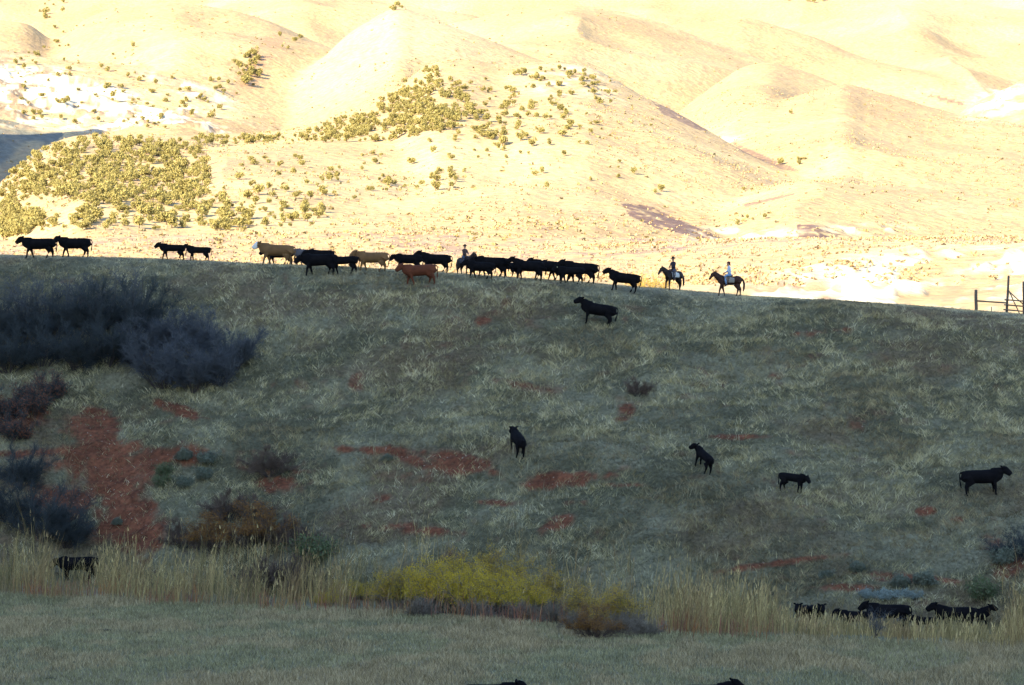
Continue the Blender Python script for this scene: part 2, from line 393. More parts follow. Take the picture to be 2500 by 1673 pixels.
# ------------------------------------------------------------------ body building: tubes joined into one continuous skin
def tube(bm, pts, rad, n=10):
    """pts: centres, rad: radius or (side radius, up radius) at each; round ends"""
    P = [Vector(p) for p in pts]
    rings = []
    for i, p in enumerate(P):
        t = (P[min(i + 1, len(P) - 1)] - P[max(i - 1, 0)]).normalized()
        sd = t.cross(Vector((0, 0, 1)))
        if sd.length < .35: sd = Vector((0, 1, 0)) - t * t.y
        sd.normalize(); up = sd.cross(t).normalized()
        r = rad[i]; ra, rb = (r if isinstance(r, tuple) else (r, r))
        rings.append((p, t, sd, up, ra, rb))
    allr = []
    p, t, sd, up, ra, rb = rings[0]
    allr += [(p - t * min(ra, rb) * .5, sd, up, ra * .72, rb * .72)]
    allr += [(q[0], q[2], q[3], q[4], q[5]) for q in rings]
    p, t, sd, up, ra, rb = rings[-1]
    allr += [(p + t * min(ra, rb) * .5, sd, up, ra * .72, rb * .72)]
    vs = []
    for (p, sd, up, ra, rb) in allr:
        vs.append([bm.verts.new(p + sd * math.cos(2 * math.pi * k / n) * ra + up * math.sin(2 * math.pi * k / n) * rb) for k in range(n)])
    for a, b in zip(vs[:-1], vs[1:]):
        for k in range(n): bm.faces.new((a[k], a[(k + 1) % n], b[(k + 1) % n], b[k]))
    bm.faces.new(vs[0][::-1]); bm.faces.new(vs[-1])
def skin(name, bm, voxel, smooth=4):
    bmesh.ops.recalc_face_normals(bm, faces=bm.faces)
    me = bpy.data.meshes.new(name); bm.to_mesh(me); bm.free()
    o = bpy.data.objects.new('tmp', me); C.objects.link(o)
    m = o.modifiers.new('r', 'REMESH'); m.mode = 'VOXEL'; m.voxel_size = voxel
    s_ = o.modifiers.new('s', 'SMOOTH'); s_.factor = .5; s_.iterations = smooth
    dg = bpy.context.evaluated_depsgraph_get()
    out = bpy.data.meshes.new_from_object(o.evaluated_get(dg)); out.name = name
    C.objects.unlink(o); bpy.data.objects.remove(o); bpy.data.meshes.remove(me)
    out.polygons.foreach_set('use_smooth', [True] * len(out.polygons))
    return out

def leg_front(bm, x, y, top, off, k=1.0, horse=False, lift=0):
    h = top
    r = (.15, .105, .066, .049, .048, .062) if not horse else (.13, .105, .066, .046, .046, .062)
    tube(bm, [(x, y, h), (x + off * .12, y, h * .78), (x + off * .62 + .02 * k, y, h * .46 + lift * .5), (x + off * .9, y, h * .20 + lift), (x + off * (1.0), y, h * .10 + lift), (x + off + .02, y, .035 + lift * .9)],
         [(r[0] * .8, r[0] * 1.6), (r[1] * .85, r[1] * 1.25), r[2], r[3], r[4], r[5]], 9)
def leg_hind(bm, x, y, top, off, k=1.0, horse=False, lift=0):
    h = top
    r = (.22, .155, .070, .052, .049, .062) if not horse else (.20, .155, .074, .048, .046, .062)
    tube(bm, [(x, y, h), (x + .08 + off * .25, y, h * .74), (x - .10 + off * .6, y, h * .47 + lift * .4), (x - .07 + off * .88, y, h * .22 + lift), (x - .05 + off, y, h * .11 + lift), (x - .02 + off, y, .035 + lift * .9)],
         [(r[0] * .75, r[0] * 1.45), (r[1] * .75, r[1] * 1.5), (r[2], r[2] * 1.3), r[3], r[4], r[5]], 9)

def cow_mesh(name, legs=(.12, -.14, .16, -.12), head='level', turn=0., calf=False, lifts=(0, 0, 0, 0)):
    bm = bmesh.new()
    d = .82 if calf else 1.0           # calves: shallower body, relatively longer legs
    up = 1.32
    def B(x, w_, h_, top=None):
        t = (up if top is None else top)
        return (x, 0, t - h_), (w_, h_)
    rg = [B(-.93, .19, .26, 1.29), B(-.84, .25, .31 * (.4 + .6 * d), 1.32), B(-.66, .28, .34 * (.4 + .6 * d), 1.33), B(-.4, .32 * d, .345 * d, 1.325), B(-.1, .34 * d, .355 * d, 1.315), B(.2, .335 * d, .36 * d, 1.32),
          B(.45, .29 * d, .365 * d, 1.33), B(.62, .25 * d, .34 * d, 1.325), B(.76, .18, .27, 1.26)]
    tube(bm, [a for a, b in rg], [b for a, b in rg], 16)
    # brisket
    tube(bm, [(.40, 0, .80), (.62, 0, .79), (.80, 0, .88), (.88, 0, 1.02)], [.16 * d, .16 * d, .13 * d, .12 * d], 10)
    hz = dict(level=1.33, up=1.41, low=1.17, graze=.45)[head]
    hx = dict(level=.98, up=.99, low=1.0, graze=1.0)[head]
    c, s_ = math.cos(turn), math.sin(turn)
    def T(x, y, z):                    # turn neck and head sideways about the withers
        f = min(max((x - .6) / .4, 0), 1)
        dx = x - .6
        return (.6 + dx * (1 - f) + f * (dx * c - y * s_), (y * (1 - f) + f * (dx * s_ + y * c)), z)
    poll = Vector((hx, 0, hz))
    tube(bm, [(.52, 0, 1.07), T(.74, 0, 1.10 + (hz - 1.2) * .32), T(hx - .10, 0, hz - .09 * (1 if head != 'graze' else -1))], [(.22, .34), (.175, .29), (.135, .20)], 12)
    ang = dict(level=-42, up=-34, low=-48, graze=-66)[head]
    ca, sa = math.cos(R(ang)), math.sin(R(ang))
    L = .43
    hp = [poll + Vector((L * f * ca, 0, L * f * sa)) for f in (-.08, .18, .5, .8, 1.0)]
    tube(bm, [T(*p) for p in hp], [(.12, .15), (.14, .20), (.12, .175), (.112, .15), (.112, .135)], 12)
    for sg in (-1, 1):                 # ears
        b = poll + Vector((-.05, sg * .08, .05))
        tube(bm, [T(*b), T(b.x - .02, b.y + sg * .11, b.z + .06), T(b.x - .05, b.y + sg * .20, b.z + .09)], [(.04, .04), (.04, .07), (.025, .04)], 8)
    y0 = .16 * (.5 + .5 * d)
    leg_front(bm, .50, y0, .92, legs[0], lift=lifts[0]); leg_front(bm, .50, -y0, .92, legs[1], lift=lifts[1])
    leg_hind(bm, -.68, y0, .95, legs[2], lift=lifts[2]); leg_hind(bm, -.68, -y0, .95, legs[3], lift=lifts[3])
    # tail with switch
    tube(bm, [(-.90, 0, 1.25), (-1.06, 0, 1.21), (-1.11, 0, 1.08), (-1.10, .01, .8), (-1.07, .02, .6), (-1.05, .02, .42)], [.05, .036, .03, .03, .045, .03], 8)
    if not calf: tube(bm, [(-.42, 0, .70), (-.52, 0, .67)], [.10, .08], 10)
    return skin(name, bm, .024, 3)

def horse_mesh(name, legs=(.1, -.1, .15, -.1), lifts=(0, 0, 0, 0), turn=0., headz=1.86):
    bm = bmesh.new()
    rg = [((-.90, 0, 1.20), (.14, .17)), ((-.80, 0, 1.19), (.24, .26)), ((-.62, 0, 1.18), (.28, .31)), ((-.4, 0, 1.15), (.28, .30)), ((-.1, 0, 1.11), (.29, .31)), ((.2, 0, 1.10), (.28, .33)),
          ((.45, 0, 1.14), (.24, .33)), ((.62, 0, 1.14), (.20, .28)), ((.72, 0, 1.15), (.13, .2))]
    tube(bm, [a for a, b in rg], [b for a, b in rg], 16)
    c, s_ = math.cos(turn), math.sin(turn)
    def T(x, y, z):
        f = min(max((x - .6) / .4, 0), 1); dx = x - .6
        return (.6 + dx * (1 - f) + f * (dx * c - y * s_), (y * (1 - f) + f * (dx * s_ + y * c)), z)
    tube(bm, [(.50, 0, 1.20), T(.78, 0, 1.40), T(.98, 0, 1.60), T(1.08, 0, headz - .12)], [(.18, .31), (.13, .24), (.10, .18), (.085, .135)], 12)
    poll = Vector((1.10, 0, headz - .10)); a = R(-56)
    hp = [poll + Vector((.56 * f * math.cos(a), 0, .56 * f * math.sin(a))) for f in (0, .2, .5, .8, 1.0)]
    tube(bm, [T(*p) for p in hp], [(.08, .09), (.095, .15), (.078, .115), (.062, .082), (.064, .072)], 12)
    for sg in (-1, 1):
        tube(bm, [T(1.08, sg * .05, headz - .04), T(1.08, sg * .065, headz + .04), T(1.09, sg * .06, headz + .10)], [.028, .03, .012], 8)
    leg_front(bm, .50, .14, 1.02, legs[0], horse=True, lift=lifts[0]); leg_front(bm, .50, -.14, 1.02, legs[1], horse=True, lift=lifts[1])
    leg_hind(bm, -.66, .14, 1.05, legs[2], horse=True, lift=lifts[2]); leg_hind(bm, -.66, -.14, 1.05, legs[3], horse=True, lift=lifts[3])
    return skin(name, bm, .024, 3), T

# coats
coat_black = noisy('black_coat', (.004, .004, .005), (.009, .008, .009), 3, .85, .04)
coat_tan = noisy('tan_coat', (.17, .092, .038), (.12, .065, .028), 3, .8, .15)
coat_red = noisy('red_brown_coat', (.12, .036, .016), (.08, .025, .012), 3, .8, .15)
coat_grey = noisy('smoky_grey_coat', (.10, .09, .09), (.06, .055, .06), 3, .8, .15)
coat_white = mat('white_face_hair', (.62, .60, .56))
coat_bay = noisy('bay_coat', (.038, .014, .008), (.025, .010, .007), 3, .6, .2)
coat_dark = noisy('dark_brown_coat', (.018, .009, .007), (.012, .007, .006), 3, .6, .2)

_cows = {}
def cow_proto(key):
    if key in _cows: return _cows[key]
    P = {
     'walk_a': dict(legs=(.20, -.20, .22, -.10)),
     'walk_b': dict(legs=(-.18, .22, -.14, .18), lifts=(.05, 0, 0, 0)),
     'walk_up': dict(legs=(.16, -.10, -.06, .20), head='up'),
     'walk_low': dict(legs=(.18, -.16, -.12, .20), head='low'),
     'stand_up': dict(legs=(.0, .06, -.06, .10), head='up', turn=.25),
     'stand': dict(legs=(.0, .06, .05, -.10), head='level', turn=-.15),
     'stand_low': dict(legs=(.02, -.05, .12, -.12), head='low'),
     'graze': dict(legs=(.10, -.12, .1, -.1), head='graze'),
     'calf_a': dict(legs=(.18, -.16, .18, -.14), calf=True),
     'calf_b': dict(legs=(-.14, .16, -.1, .16), calf=True, head='up'),
     'calf_low': dict(legs=(.05, -.06, .08, -.1), calf=True, head='low', turn=-.3),
     'calf_turn': dict(legs=(.05, -.06, .08, -.1), calf=True, head='level', turn=.6),
    }[key]
    _cows[key] = cow_mesh('cattle_' + key, **P)
    return _cows[key]
_eye = None
def eye_mesh():
    global _eye
    if _eye is None:
        bm = bmesh.new(); bmesh.ops.create_icosphere(bm, subdivisions=2, radius=.02); _eye = bpy.data.meshes.new('eye'); bm.to_mesh(_eye); bm.free()
    return _eye
def place_cow(key, coat, x0, x1, feet, height, heading, label, face=None, cat='cow', group=None, depth=0, name='cow', tagc=None, dist=None):
    """x0..x1 picture extent, feet row, height in picture px; heading in degrees (180 = walking left)"""
    src = cow_proto(key)
    me = src.copy()
    me.materials.append(coat)
    if face is not None:
        me.materials.append(face)
        n = len(me.polygons); ce = np.empty(n * 3); me.polygons.foreach_get('center', ce); ce = ce.reshape(-1, 3)
        mi = ((ce[:, 0] > 1.08) & (ce[:, 2] > .9)).astype(np.int32); me.polygons.foreach_set('material_index', mi)
    cx = (x0 + x1) / 2
    p = ground_at(cx, feet)
    if dist: 
        a, b = ray(cx, feet); p = Vector((float(a) * dist, dist, ground_z(float(a) * dist, dist)))
    if depth:
        y = p.y + depth; x = p.x / p.y * y; p = Vector((x, y, ground_z(x, y)))
    sc_ = height * p.y / F / 1.33
    h = R(heading)
    f = Vector((math.cos(h), math.sin(h)))
    # centre of the body (nose 1.5, tail -1.0) sits over cx
    off = .22 * sc_
    x, y = p.x - f.x * off, p.y - f.y * off
    zf = ground_z(x + f.x * .5 * sc_, y + f.y * .5 * sc_); zr = ground_z(x - f.x * .7 * sc_, y - f.y * .7 * sc_)
    pit = math.atan2(zf - zr, 1.2 * sc_) * .8
    z = (zf * .58 + zr * .42)
    o = link(name, me, None, None, (x, y, z - .03))
    o.rotation_euler = Matrix.Rotation(h, 3, 'Z').to_3x3() .to_euler()
    q = Matrix.Rotation(h, 4, 'Z') @ Matrix.Rotation(-pit, 4, 'Y')
    o.rotation_euler = q.to_euler(); o.scale = (sc_ * 1.09, sc_, sc_)
    tag(o, label, cat, group)
    if tagc:
        bm = bmesh.new(); bmesh.ops.create_cube(bm, size=1, matrix=Matrix.Translation((.98, .2, 1.31)) @ Matrix.Diagonal((.05, .015, .07, 1)))
        bmesh.ops.bevel(bm, geom=bm.edges[:], offset=.005, segments=1, affect='EDGES')
        m2 = bpy.data.meshes.new('ear_tag'); bm.to_mesh(m2); bm.free(); link('ear_tag', m2, tagc, o)
    return o
GR = 'cattle walking left along the ridge'
GS = 'black cattle scattered over the shaded hillside'
GC = 'black cattle half hidden in the creek reeds'
Z = place_cow
Z('walk_a', coat_black, 39, 132, 631, 50, 182, 'black cow leading the herd at the far left end of the ridge', group=GR)
Z('walk_b', coat_black, 134, 212, 628, 48, 180, 'black cow just behind the leading cow on the ridge, nose at her tail', group=GR)
Z('calf_a', coat_black, 376, 449, 635, 39, 181, 'larger of the two small black calves walking on the open ridge', cat='calf', name='calf', group=GR)
Z('calf_b', coat_black, 445, 510, 637, 36, 180, 'smallest black calf on the ridge, following a slightly larger calf', cat='calf', name='calf', group=GR)
Z('walk_a', coat_tan, 614, 713, 647, 52, 181, 'tan cow with a white face walking along the ridge', face=coat_white, group=GR)
Z('walk_low', coat_black, 628, 719, 645, 44, 181, 'black cow hidden behind the white-faced tan cow, only head and legs showing', group=GR, depth=2.2)
Z('walk_low', coat_grey, 708, 775, 650, 42, 178, 'smoky grey cow with pale face right behind the white-faced tan cow', face=mat('pale_grey_face', (.3, .3, .3)), group=GR, depth=2.0)
Z('walk_low', coat_black, 738, 810, 659, 42, 182, 'black cow mostly hidden behind the big black cow that follows the grey one', group=GR, depth=3.5)
Z('walk_low', coat_black, 722, 816, 673, 53, 182, 'big black cow in front of the grey cow, below the ridge line', group=GR)
Z('calf_a', coat_black, 797, 863, 674, 45, 181, 'black calf following close behind the big black cow near the tan cow', cat='calf', name='calf', group=GR, depth=.4)
Z('walk_a', coat_tan, 852, 946, 661, 48, 182, 'all-tan cow with a tan face walking in the middle of the herd', group=GR)
Z('walk_low', coat_black, 945, 1030, 667, 42, 181, 'black cow reaching its lowered head toward the all-tan cow', group=GR, depth=1.0)
Z('walk_up', coat_black, 1012, 1095, 670, 46, 181, 'black cow behind the red-brown cow with its head raised over a back', group=GR, depth=3.0)
Z('walk_b', coat_red, 967, 1065, 699, 51, 183, 'red-brown cow walking alone below the line of the herd', group=GR)
Z('walk_a', coat_black, 1124, 1204, 682, 42, 181, 'dark calf walking in front of the rider in the long coat', group=GR, cat='calf', name='calf')
Z('walk_low', coat_black, 1148, 1230, 684, 50, 180, 'black cow overlapping the dark calf near the first rider', group=GR, depth=1.6)
Z('calf_a', coat_black, 1214, 1258, 680, 38, 135, 'small black calf squeezed between two black cows right of the first rider', group=GR, cat='calf', name='calf', depth=3.5)
Z('walk_up', coat_black, 1239, 1322, 683, 48, 181, 'black cow with raised head leading the dense black bunch', group=GR)
Z('walk_a', coat_black, 1284, 1368, 687, 49, 182, 'second black cow from the left in the dense bunch', group=GR, depth=1.8)
Z('walk_b', coat_black, 1318, 1398, 688, 46, 180, 'black cow in the middle of the dense bunch, ears over the backs', group=GR, depth=3.6)
Z('walk_a', coat_black, 1362, 1448, 696, 52, 182, 'large black cow at the rear of the dense black bunch', group=GR, depth=1.4)
Z('calf_a', coat_black, 1346, 1424, 693, 41, 181, 'black calf with an ear tag in front of the dense bunch', group=GR, cat='calf', name='calf', tagc=mat('ear_tag_plastic', (.6, .55, .3)))
Z('walk_up', coat_black, 1471, 1552, 712, 47, 181, 'lone black cow with raised head between the bunch and the second rider', group=GR)
Z('stand_up', coat_black, 1397, 1492, 794, 54, 171, 'black cow standing on the slope just below the ridge herd', group=GS)
Z('stand_low', coat_black, 1226, 1288, 1104, 56, 107, 'black cow seen from behind above the red dirt bank', group=GS)
Z('calf_turn', coat_black, 1680, 1736, 1143, 49, 117, 'black calf seen from behind with both ears showing', group=GS, cat='calf', name='calf')
Z('calf_low', coat_black, 1908, 1975, 1200, 46, -32, 'small black calf facing downhill to the right', group=GS, cat='calf', name='calf')
Z('stand', coat_black, 2357, 2467, 1206, 63, 2, 'black cow standing in profile and facing right at the right of the slope', group=GS)
Z('stand_low', coat_black, 120, 236, 1430, 60, 178, 'lone black cow wading in reeds at the lower left', group=GC, dist=186)
Z('calf_a', coat_black, 1941, 1972, 1535, 56, 250, 'leftmost calf among the reeds at the lower right, facing out', cat='calf', name='calf', group=GC, dist=166)
Z('calf_a', coat_black, 1984, 2010, 1534, 56, 282, 'second calf from the left among the reeds at the lower right', cat='calf', name='calf', group=GC, dist=166)
Z('stand', coat_black, 2030, 2122, 1545, 50, 181, 'low black cow left of the tall dark weed in the reeds', group=GC, dist=164)
Z('stand', coat_black, 2104, 2208, 1549, 64, 176, 'black cow right behind the tall dark weed in the reeds', group=GC, dist=166)
Z('calf_a', coat_black, 2212, 2290, 1545, 42, 190, 'black calf under the head of the biggest cow in the reeds', cat='calf', name='calf', group=GC, dist=162.5)
Z('walk_up', coat_black, 2263, 2382, 1552, 63, 180, 'biggest black cow in the reeds with its head raised', group=GC, dist=165)
Z('calf_b', coat_black, 2350, 2430, 1540, 50, 5, 'black calf facing right at the right end of the reed cattle', cat='calf', name='calf', group=GC, dist=167)
Z('stand', coat_black, 1158, 1262, 1757, 88, 4, 'black cow back cut by the bottom edge, left of the two', group='black cattle in the near meadow', dist=111)
Z('walk_up', coat_black, 1690, 1790, 1762, 80, 8, 'tip of a black back at the bottom edge, right of the two', group='black cattle in the near meadow', dist=112)

# ------------------------------------------------------------------ riders
def hand(bm, c, sg):
    c = Vector(c)
    tube(bm, [c, c + Vector((.05, 0, -.01)), c + Vector((.085, 0, -.015))], [(.030, .02), (.040, .018), (.038, .016)], 8)
    for k in range(4):
        yk = (k - 1.5) * .021; L = (.055, .066, .062, .048)[k]
        b = c + Vector((.085, yk, -.012))
        tube(bm, [b, b + Vector((L * .5, 0, -.012)), b + Vector((L * .45, 0, -.045)), b + Vector((L * .05, 0, -.052))], [.0095, .009, .0085, .008], 6)
    b = c + Vector((.03, -sg * .035, 0))
    tube(bm, [b, b + Vector((.035, -sg * .018, -.01)), b + Vector((.062, -sg * .008, -.03))], [.012, .011, .010], 6)
def person(parent_loc, shirt, trousers, hair, hatkind, label, rot, scale, lean=0.03):
    """rider seated astride, origin at the seat; +x forward"""
    body = bmesh.new(); top = bmesh.new(); pants = bmesh.new(); boots = [bmesh.new(), bmesh.new()]
    sh = Vector((lean, 0, .52))
    # skin: neck, head, forearms and hands, trunk and legs below the clothing
    tube(body, [(0, 0, .05), (lean * .5, 0, .3), sh], [(.13, .10), (.12, .09), (.13, .08)], 10)
    tube(body, [sh, sh + Vector((.01, 0, .10))], [.055, .052], 10)
    tube(body, [sh + Vector((.02, 0, .14)), sh + Vector((.03, 0, .22)), sh + Vector((.02, 0, .29))], [(.065, .075), (.078, .095), (.068, .08)], 12)
    tube(body, [sh + Vector((.11, 0, .205)), sh + Vector((.135, 0, .18))], [.012, .016], 6)          # nose
    tube(body, [sh + Vector((.105, -.02, .145)), sh + Vector((.105, .02, .145))], [.009, .009], 6)    # lips
    for sg in (-1, 1):
        tube(body, [sh + Vector((.01, sg * .078, .19)), sh + Vector((.005, sg * .086, .225))], [.014, .016], 6)
        tube(body, [sh + Vector((0, sg * .17, -.04)), (.10 + lean, sg * .23, .24), (.30, sg * .10, .17)], [.045, .037, .026], 8)
        hand(body, (.30, sg * .09, .17), sg)
        tube(body, [(.02, sg * .10, 0), (.28, sg * .26, -.10), (.24, sg * .30, -.52)], [.07, .05, .035], 8)
        # clothing
        tube(top, [sh + Vector((0, sg * .10, .0)), sh + Vector((0, sg * .185, -.05)), (.09 + lean, sg * .245, .25), (.28, sg * .115, .175)], [.07, .072, .058, .043], 10)
        tube(pants, [(-.02, sg * .08, 0), (.14, sg * .22, -.03), (.33, sg * .29, -.12), (.28, sg * .31, -.36), (.22, sg * .315, -.60)], [.12, .098, .078, .064, .058], 10)
        tube(boots[(sg + 1) // 2], [(.22, sg * .315, -.50), (.21, sg * .315, -.68), (.24, sg * .315, -.71), (.36, sg * .325, -.725)], [.062, .05, .048, .035], 10)
    tube(top, [(0, 0, .0), (.0, 0, .18), (lean * .6, 0, .36), sh + Vector((0, 0, -.01)), sh + Vector((0, 0, .06))], [(.165, .125), (.155, .12), (.185, .125), (.17, .10), (.065, .06)], 14)
    tube(pants, [(-.02, 0, -.04), (-.01, 0, .06)], [(.165, .13), (.16, .125)], 12)
    o = link('person', skin('person', body, .009, 2), mat('skin', (.42, .23, .16), .6), None, parent_loc)
    o.rotation_euler = (0, 0, rot); o.scale = (scale,) * 3
    link('jacket' if hatkind != 'cap' else 'shirt', skin('top', top, .016, 3), shirt, o)
    link('trousers', skin('trousers', pants, .016, 3), trousers, o)
    bl = mat('boot_leather', (.05, .03, .02), .5)
    for bb in boots: link('boot', skin('boot', bb, .014, 2), bl, o)
    hc = sh + Vector((.02, 0, .27))
    me_ = mat('eye', (.03, .02, .02), .3)
    for sg in (-1, 1):
        e = bmesh.new(); bmesh.ops.create_icosphere(e, subdivisions=1, radius=.012, matrix=Matrix.Translation(sh + Vector((.095, sg * .03, .215))))
        m_ = bpy.data.meshes.new('eye'); e.to_mesh(m_); e.free(); link('eye', m_, me_, o)
    hb = bmesh.new()
    tube(hb, [hc + Vector((-.02, 0, -.10)), hc + Vector((-.015, 0, -.02)), hc + Vector((-.01, 0, .04))], [(.08, .07), (.088, .09), (.07, .075)], 12)
    if hatkind == 'cap': tube(hb, [hc + Vector((-.09, 0, -.06)), hc + Vector((-.12, 0, -.18))], [.03, .02], 8)
    link('hair', skin('hair', hb, .014, 2), hair, o)
    b = bmesh.new()
    felt = mat('hat_felt' if hatkind != 'cap' else 'cap_cloth', (.03, .022, .018) if hatkind != 'cap' else (.10, .03, .025), .9)
    prof = ([(.18, .0), (.175, .012), (.14, .002), (.10, .006), (.098, .06), (.085, .12), (.055, .135), (0, .122)] if hatkind != 'cap'
            else [(.102, -.02), (.104, .03), (.09, .07), (.05, .095), (0, .10)])
    rings = []
    for r_, z_ in prof:
        if r_ == 0: rings.append([b.verts.new(hc + Vector((0, 0, z_ + .01)))]); continue
        rings.append([b.verts.new(hc + Vector((math.cos(a) * r_ * 1.1, math.sin(a) * r_ * .92, z_ + (.045 * abs(math.sin(a)) ** 3 if (r_ > .15) else 0)))) for a in [k * math.pi / 12 for k in range(24)]])
    for p_, q_ in zip(rings[:-1], rings[1:]):
        for k in range(24):
            if len(q_) == 1: b.faces.new((p_[k], p_[(k + 1) % 24], q_[0]))
            else: b.faces.new((p_[k], p_[(k + 1) % 24], q_[(k + 1) % 24], q_[k]))
    if hatkind == 'cap':
        v = [b.verts.new(hc + Vector((.10 + .09 * math.cos(a), .085 * math.sin(a), -.012))) for a in [(-90 + 18 * k) * math.pi / 180 for k in range(11)]]
        b.faces.new(v)
    m_ = bpy.data.meshes.new('hat'); b.to_mesh(m_); b.free()
    ho = link('hat' if hatkind != 'cap' else 'cap', m_, felt, o); sm = ho.modifiers.new('s', 'SOLIDIFY'); sm.thickness = .006
    tag(o, label, 'person', 'riders on horseback driving the herd')
    return o
leather = noisy('saddle_leather', (.10, .05, .025), (.06, .03, .015), 8, .5, .4)
def rider(px0, px1, feet, height, heading, coat, hlabel, plabel, shirt, trousers, hair, hatkind, blanket_c, legs, lifts=(0, 0, 0, 0), depth=0, turn=0., headz=1.86):
    me, T = horse_mesh('horse', legs, lifts, turn, headz)
    cx = (px0 + px1) / 2
    p = ground_at(cx, feet)
    if depth: y = p.y + depth; p = Vector((p.x / p.y * y, y, ground_z(p.x / p.y * y, y)))
    s_ = height * p.y / F / 1.45
    h = R(heading); off = .15 * s_
    x, y = p.x - math.cos(h) * off, p.y - math.sin(h) * off
    z = min(ground_z(x + .5 * math.cos(h), y + .5 * math.sin(h)), ground_z(x - .5 * math.cos(h), y - .5 * math.sin(h))) + .01
    o = link('horse', me, coat, None, (x, y, z)); o.rotation_euler = (0, 0, h); o.scale = (s_,) * 3
    tag(o, hlabel, 'horse', 'ridden horses behind the herd')
    # mane and tail
    b = bmesh.new()
    tube(b, [T(.62, 0, 1.50), T(.86, 0, 1.66), T(1.0, 0, headz - .04), T(1.10, 0, headz)], [(.03, .06), (.032, .065), (.03, .06), (.022, .03)], 8)
    link('mane', skin('mane', b, .02, 2), mat('mane_hair', (.015, .01, .01), .7), o)
    b = bmesh.new()
    tube(b, [(-.90, 0, 1.30), (-1.02, 0, 1.20), (-1.10, 0, .9), (-1.08, .02, .55), (-1.04, .02, .35)], [.045, .06, .085, .075, .03], 9)
    link('tail', skin('tail', b, .02, 2), mat('tail_hair', (.015, .01, .01), .7), o)
    # blanket, saddle, bridle, reins
    b = bmesh.new(); n = 14
    prev = None
    for i in range(6):
        xx = -.38 + .72 * i / 5; row = []
        for k in range(n + 1):
            a = R(-25 + 230 * k / n); row.append(b.verts.new((xx, .30 * math.cos(a), 1.115 + .31 * math.sin(a))))
        if prev:
            for k in range(n): b.faces.new((prev[k], prev[k + 1], row[k + 1], row[k]))
        prev = row
    m_ = bpy.data.meshes.new('saddle_blanket'); b.to_mesh(m_); b.free()
    bo = link('saddle_blanket', m_, mat('blanket_wool', blanket_c, .95), o); so = bo.modifiers.new('s', 'SOLIDIFY'); so.thickness = .02
    b = bmesh.new()
    tube(b, [(-.26, 0, 1.50), (-.18, 0, 1.45), (.0, 0, 1.43), (.12, 0, 1.46), (.20, 0, 1.50)], [(.17, .05), (.17, .06), (.14, .06), (.12, .05), (.08, .05)], 12)
    tube(b, [(.20, 0, 1.48), (.23, 0, 1.60)], [.03, .035], 8)
    for sg in (-1, 1):
        tube(b, [(.0, sg * .2, 1.38), (.08, sg * .315, 1.15), (.18, sg * .335, .92)], [(.05, .10), (.03, .09), (.02, .05)], 8)
        tube(b, [(.16, sg * .335, .86), (.32, sg * .335, .86)], [.03, .03], 8)
    link('saddle', skin('saddle', b, .018, 2), leather, o)
    b = bmesh.new()
    tube(b, [T(1.02, 0, headz - .10), T(1.16, .085, headz - .16), T(1.32, .06, headz - .46)], [.012] * 3, 6)
    tube(b, [T(1.02, 0, headz - .10), T(1.16, -.085, headz - .16), T(1.32, -.06, headz - .46)], [.012] * 3, 6)
    a0 = [T(1.30 + .0 * math.cos(a), .062 * math.cos(a), headz - .44 + .062 * math.sin(a)) for a in [k * math.pi / 4 for k in range(9)]]
    tube(b, a0, [.011] * 9, 6)
    for sg in (-1, 1): tube(b, [T(1.33, sg * .06, headz - .47), T(1.0, sg * .12, 1.42), (.62, sg * .14, 1.50), (.42, sg * .08, 1.66)], [.008] * 4, 6)
    m_ = bpy.data.meshes.new('bridle'); b.to_mesh(m_); b.free(); link('bridle', m_, leather, o)
    seat = Vector((x, y, z)) + Vector((math.cos(h) * -.04, math.sin(h) * -.04, 1.535)) * s_
    person(seat, shirt, trousers, hair, hatkind, plabel, h, s_ * 1.1)
denim = noisy('blue_denim', (.10, .17, .30), (.07, .12, .22), 9, .9)
dark_denim = noisy('dark_denim', (.05, .07, .11), (.035, .05, .08), 9, .9)
hair_d = mat('dark_hair', (.03, .018, .012), .8)
rider(1117, 1158, 676, 43, -52, coat_dark, 'dark horse facing the viewer, half hidden behind black cattle', 'rider in a brown coat and hat coming toward the viewer',
      noisy('brown_canvas_coat', (.075, .05, .045), (.055, .035, .03), 6), dark_denim, hair_d, 'brim', (.04, .04, .05), (.05, -.12, .1, -.1), depth=2.5, turn=.35)
rider(1612, 1668, 710, 47, 222, coat_dark, 'dark horse with a pale saddle blanket walking toward the viewer on the left', 'rider in a dark jacket and brimmed hat on the horse with the pale blanket',
      noisy('dark_jacket_cloth', (.035, .03, .04), (.025, .02, .03), 6), mat('dark_chaps', (.05, .05, .07)), hair_d, 'brim', (.45, .45, .44), (.05, .16, .14, -.10), (0, .16, 0, 0), turn=-.2, headz=1.76)
rider(1737, 1812, 723, 49, 181, coat_bay, 'bay horse carrying the rider in pale blue at the end of the ridge', 'rider in a light blue shirt, jeans and dark cap at the tail of the drive',
      mat('pale_blue_shirt', (.42, .48, .56), .9), noisy('light_denim', (.16, .25, .38), (.12, .2, .32), 9, .9), hair_d, 'cap', (.22, .20, .17), (.24, -.20, .16, -.12), turn=0, headz=1.78)

